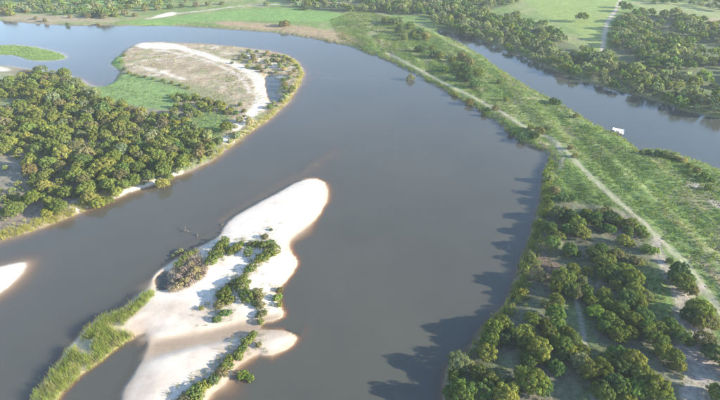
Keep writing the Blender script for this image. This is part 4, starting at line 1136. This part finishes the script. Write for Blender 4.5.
# gently cambered roof with a hanging edge
nx_, ny_ = 9, 7
RV = [(-3.1 + 6.2 * i / (nx_ - 1), -1.45 + 2.9 * j / (ny_ - 1), 2.62 - 0.25 * ((2 * j / (ny_ - 1) - 1) ** 2) - 0.06 * ((2 * i / (nx_ - 1) - 1) ** 2)) for i in range(nx_) for j in range(ny_)]
RF = [(i * ny_ + j, (i + 1) * ny_ + j, (i + 1) * ny_ + j + 1, i * ny_ + j + 1) for i in range(nx_ - 1) for j in range(ny_ - 1)]
nb = len(RV)
RV += [(x, y, z - 0.09) for x, y, z in RV]
RF += [tuple(q + nb for q in f[::-1]) for f in RF]
rim = [i * ny_ for i in range(nx_)] + [(nx_ - 1) * ny_ + j for j in range(1, ny_)] + [i * ny_ + ny_ - 1 for i in range(nx_ - 2, -1, -1)] + [j for j in range(ny_ - 2, 0, -1)]
RF += [(a_, b_, b_ + nb, a_ + nb) for a_, b_ in zip(rim, rim[1:] + rim[:1])]
link('canopy_roof', raw_mesh('canopy_roof', RV, RF, M_WHITE, smooth=False), boat)
rl = [tube([(-3.1, s * 1.24, z), (3.1, s * 1.24, z)], [0.025, 0.025], 6) for s in (-1, 1) for z in (0.85, 1.2)] + [tube([(x, s * 1.24, 0.55), (x, s * 1.24, 1.2)], [0.025, 0.025], 6) for s in (-1, 1) for x in np.linspace(-3.1, 3.1, 7)]
link('railing', raw_mesh('railing', *join(rl), M_HULL), boat)
for x in (-1.7, 0.9):
    link('bench', raw_mesh('bench', *join([box(x - 0.3, x + 0.3, -0.9, 0.9, 0.565, 0.95), box(x - 0.3, x - 0.2, -0.9, 0.9, 0.952, 1.4)]), M_WHITE), boat)
link('console', raw_mesh('console', *join([box(2.0, 2.5, -0.5, 0.3, 0.565, 1.5), box(2.02, 2.3, -0.45, 0.25, 1.502, 1.7, -0.02)]), M_WHITE), boat)
eng = link('outboard_motor', raw_mesh('outboard_motor', *join([box(-3.85, -3.35, -0.24, 0.24, 0.7, 1.25), box(-3.7, -3.5, -0.09, 0.09, -0.4, 0.7)]), M_DARK), boat)

# ------------------------------------------------------------------ driftwood snags in the shallows
def snag(u, v, size, seed, label):
    g = np.random.default_rng(seed)
    x, y = ground_at(u, v, 0.2)
    root = bpy.data.objects.new('driftwood_snag', None)
    col.objects.link(root)
    root.location = (x, y, min(0.0, H1(x, y)))
    tag(root, label, 'driftwood', 'driftwood snags in the shallows')
    d0 = max(0.0, -H1(x, y))
    a = g.uniform(0, 6.28)
    p0 = np.array([0, 0, -0.2])
    p1 = np.array([math.cos(a) * size * 0.5, math.sin(a) * size * 0.5, d0 + 0.25])
    p2 = p1 + np.array([math.cos(a) * size * 0.5, math.sin(a) * size * 0.5, 0.35])
    link('trunk', raw_mesh('snag_trunk', *tube([p0, p1, p2], [0.2, 0.16, 0.07], 7), M_DRIFT, smooth=True), root)
    for k in range(5):
        b0 = p0 + (p2 - p0) * g.uniform(0.35, 0.95)
        b1 = b0 + np.array([g.normal(scale=0.7), g.normal(scale=0.7), g.uniform(0.2, 0.9)]) * size * 0.4
        b2 = b1 + np.array([g.normal(scale=0.5), g.normal(scale=0.5), g.uniform(0.0, 0.5)]) * size * 0.3
        link('branch', raw_mesh('snag_branch', *tube([b0, b1, b2], [0.08, 0.05, 0.015], 5), M_DRIFT, smooth=True), root)
snag(192, 231, 2.6, 1, 'dark driftwood snag standing off the sand island in open water')
snag(197, 237, 1.6, 2, 'smaller driftwood snag close to the sand island shore')
snag(219, 226, 1.8, 3, 'bleached driftwood branch at the neck of the sand island')
snag(218, 232, 1.4, 4, 'short driftwood branch just below the island neck')
for u, v, r in ((176, 249, 2.5), (180, 247, 2.5), (172, 252, 2)):
    plant_px('bush', 'shrub', u, v, r, 'pale green', 'water_shrub', crown_name='foliage', trunk_name='stems')

# ------------------------------------------------------------------ labels: each plant by its look and by its place
ORD = ['first', 'second', 'third', 'fourth', 'fifth', 'sixth', 'seventh', 'eighth', 'ninth', 'tenth', 'eleventh', 'twelfth', 'thirteenth', 'fourteenth', 'fifteenth', 'sixteenth', 'seventeenth', 'eighteenth', 'nineteenth', 'twentieth']
ORD += [t + '-' + o for t in ('twenty', 'thirty', 'forty') for o in ORD[:9]]
ZL = {'thicket_edge': ('tree at the water edge of the right thicket', 'tree', 'thicket trees at the river edge'),
      'thicket_inner': ('tree between river edge and footpath in the right thicket', 'tree', 'thicket trees between river and footpath'),
      'thicket_middle': ('tree between footpath and sandy path in the right thicket', 'tree', 'thicket trees between the two paths'),
      'thicket_track': ('tree beside the sandy path on the spit', 'tree', 'trees beside the sandy path'),
      'thicket_north': ('tree at the far end of the right thicket', 'tree', 'trees at the far end of the thicket'),
      'left_row': ('tree in the front row above the left bank', 'tree', 'front row of the left bank'),
      'left_wood': ('tree deep inside the left-bank wood', 'tree', 'dense wood on the left bank'),
      'left_wood_far': ('tree at the upper-river end of the left-bank wood', 'tree', 'far end of the left wood'),
      'left_wood_flat': ('tree of the left-bank wood beside the green flat', 'tree', 'left wood beside the green flat'),
      'left_wood_front': ('tree just behind the front row on the left bank', 'tree', 'second row of the left wood'),
      'left_wood_edge': ('tree of the left-bank wood near the picture edge', 'tree', 'left wood at the picture edge'),
      'left_bush': ('bush in the clearing of the left wood', 'bush', 'bushes in the left clearing'),
      'scrub_bush': ('bush in the scrub behind the sandy point bar', 'bush', 'scrub behind the point bar'),
      'bar_bush': ('shrub on the rim of the sandy point bar', 'shrub', 'bushes round the point bar'),
      'island_shrub': ('shrub on the white sand island', 'shrub', 'shrubs on the sand island'),
      'dead_shrub': ('shrub in the withered mound on the sand island', 'shrub', 'withered mound on the sand island'),
      'spit_bush': ('bush on the green spit', 'bush', 'bushes on the spit'),
      'shore_bush': ('bush overhanging the far shore of the side channel', 'bush', 'bushes along the far channel shore'),
      'bar_row': ('shrub edging the inner side of the point bar', 'shrub', 'shrub rows along the point bar'),
      'far_bush': ('bush on the straw-coloured far bank', 'bush', 'scrub on the far bank'),
      'river_bush': ('bush standing alone in the river off the spit', 'bush', None),
      'water_shrub': ('shrub in the water beside the sand island', 'shrub', 'shrubs in the water by the island'),
      'wood_bank': ('tree on the far bank of the side channel', 'tree', 'trees along the side channel'),
      'wood_east': ('tree in the hazy wood beyond the side channel', 'tree', 'hazy wood beyond the channel'),
      'wood_north': ('tree in the far wood behind the spit', 'tree', 'far wood behind the spit')}
for z in ('edge', 'inner', 'middle', 'track', 'north'):
    t = ZL['thicket_' + z]
    ZL['thicket_bush_' + z] = (t[0].replace('tree', 'bush', 1), 'bush', t[2].replace('trees', 'bushes'))
def size_word(cat, r):
    if cat == 'tree':
        return 'small' if r < 2.9 else ('large' if r > 4.3 else 'mid-sized')
    return 'small' if r < 1.1 else ('large' if r > 2.2 else 'mid-sized')
buckets = {}
for p in PLANTS:
    root, zone, tint, r, x, y = p
    if zone == 'left_wood':
        u, v = px_of(x, y)
        zone = 'left_wood' + ('_front' if v > np.interp(u, [0, 100, 190], [172, 158, 142]) else '_far' if v < np.interp(u, [0, 100], [98, 112]) else '_edge' if u < 40 else '_flat' if v < np.interp(u, [60, 190], [108, 150]) else '')
    base, cat, grp = ZL[zone]
    buckets.setdefault((zone, tint, size_word(cat, r)), []).append(p)
for (zone, tint, sz), ps in buckets.items():
    base, cat, grp = ZL[zone]
    dense = zone in ('left_wood', 'wood_east', 'wood_north', 'scrub_bush', 'bar_bush')
    ps.sort(key=lambda p: px_of(p[4], p[5])[0])
    for i, p in enumerate(ps):
        lb = f'{sz} {tint} {base}'
        if len(ps) > 1 and i < len(ORD):
            lb += f', {ORD[i]} from left'
        tag(p[0], lb, cat, grp)

# ------------------------------------------------------------------ haze
def build_haze(density):
    m, nt, ns, ln = new_mat('pale_haze')
    v = ns.new('ShaderNodeVolumePrincipled')
    v.inputs['Color'].default_value = (0.80, 0.88, 1.0, 1)
    v.inputs['Density'].default_value = density
    v.inputs['Anisotropy'].default_value = 0.0
    o = ns.new('ShaderNodeOutputMaterial')
    ln.new(v.outputs[0], o.inputs['Volume'])
    e = max(abs(xs[0]), xs[-1], abs(ys[0]), ys[-1]) + 50
    V, F = box(-e, e, -e, e, -4.4, 106.0)
    link('haze', raw_mesh('haze', V, F, m), label='thin pale haze filling the air over the river plain', cat='haze', kind='stuff')
HAZE = 0.00013
if HAZE:
    build_haze(HAZE)
print('PLANTS', len(PLANTS), 'trees', sum(1 for p in PLANTS if p[0].name.startswith('tree')), 'far', len(rest), 'tris', sum(len(m.polygons) for m in bpy.data.meshes) * 2)
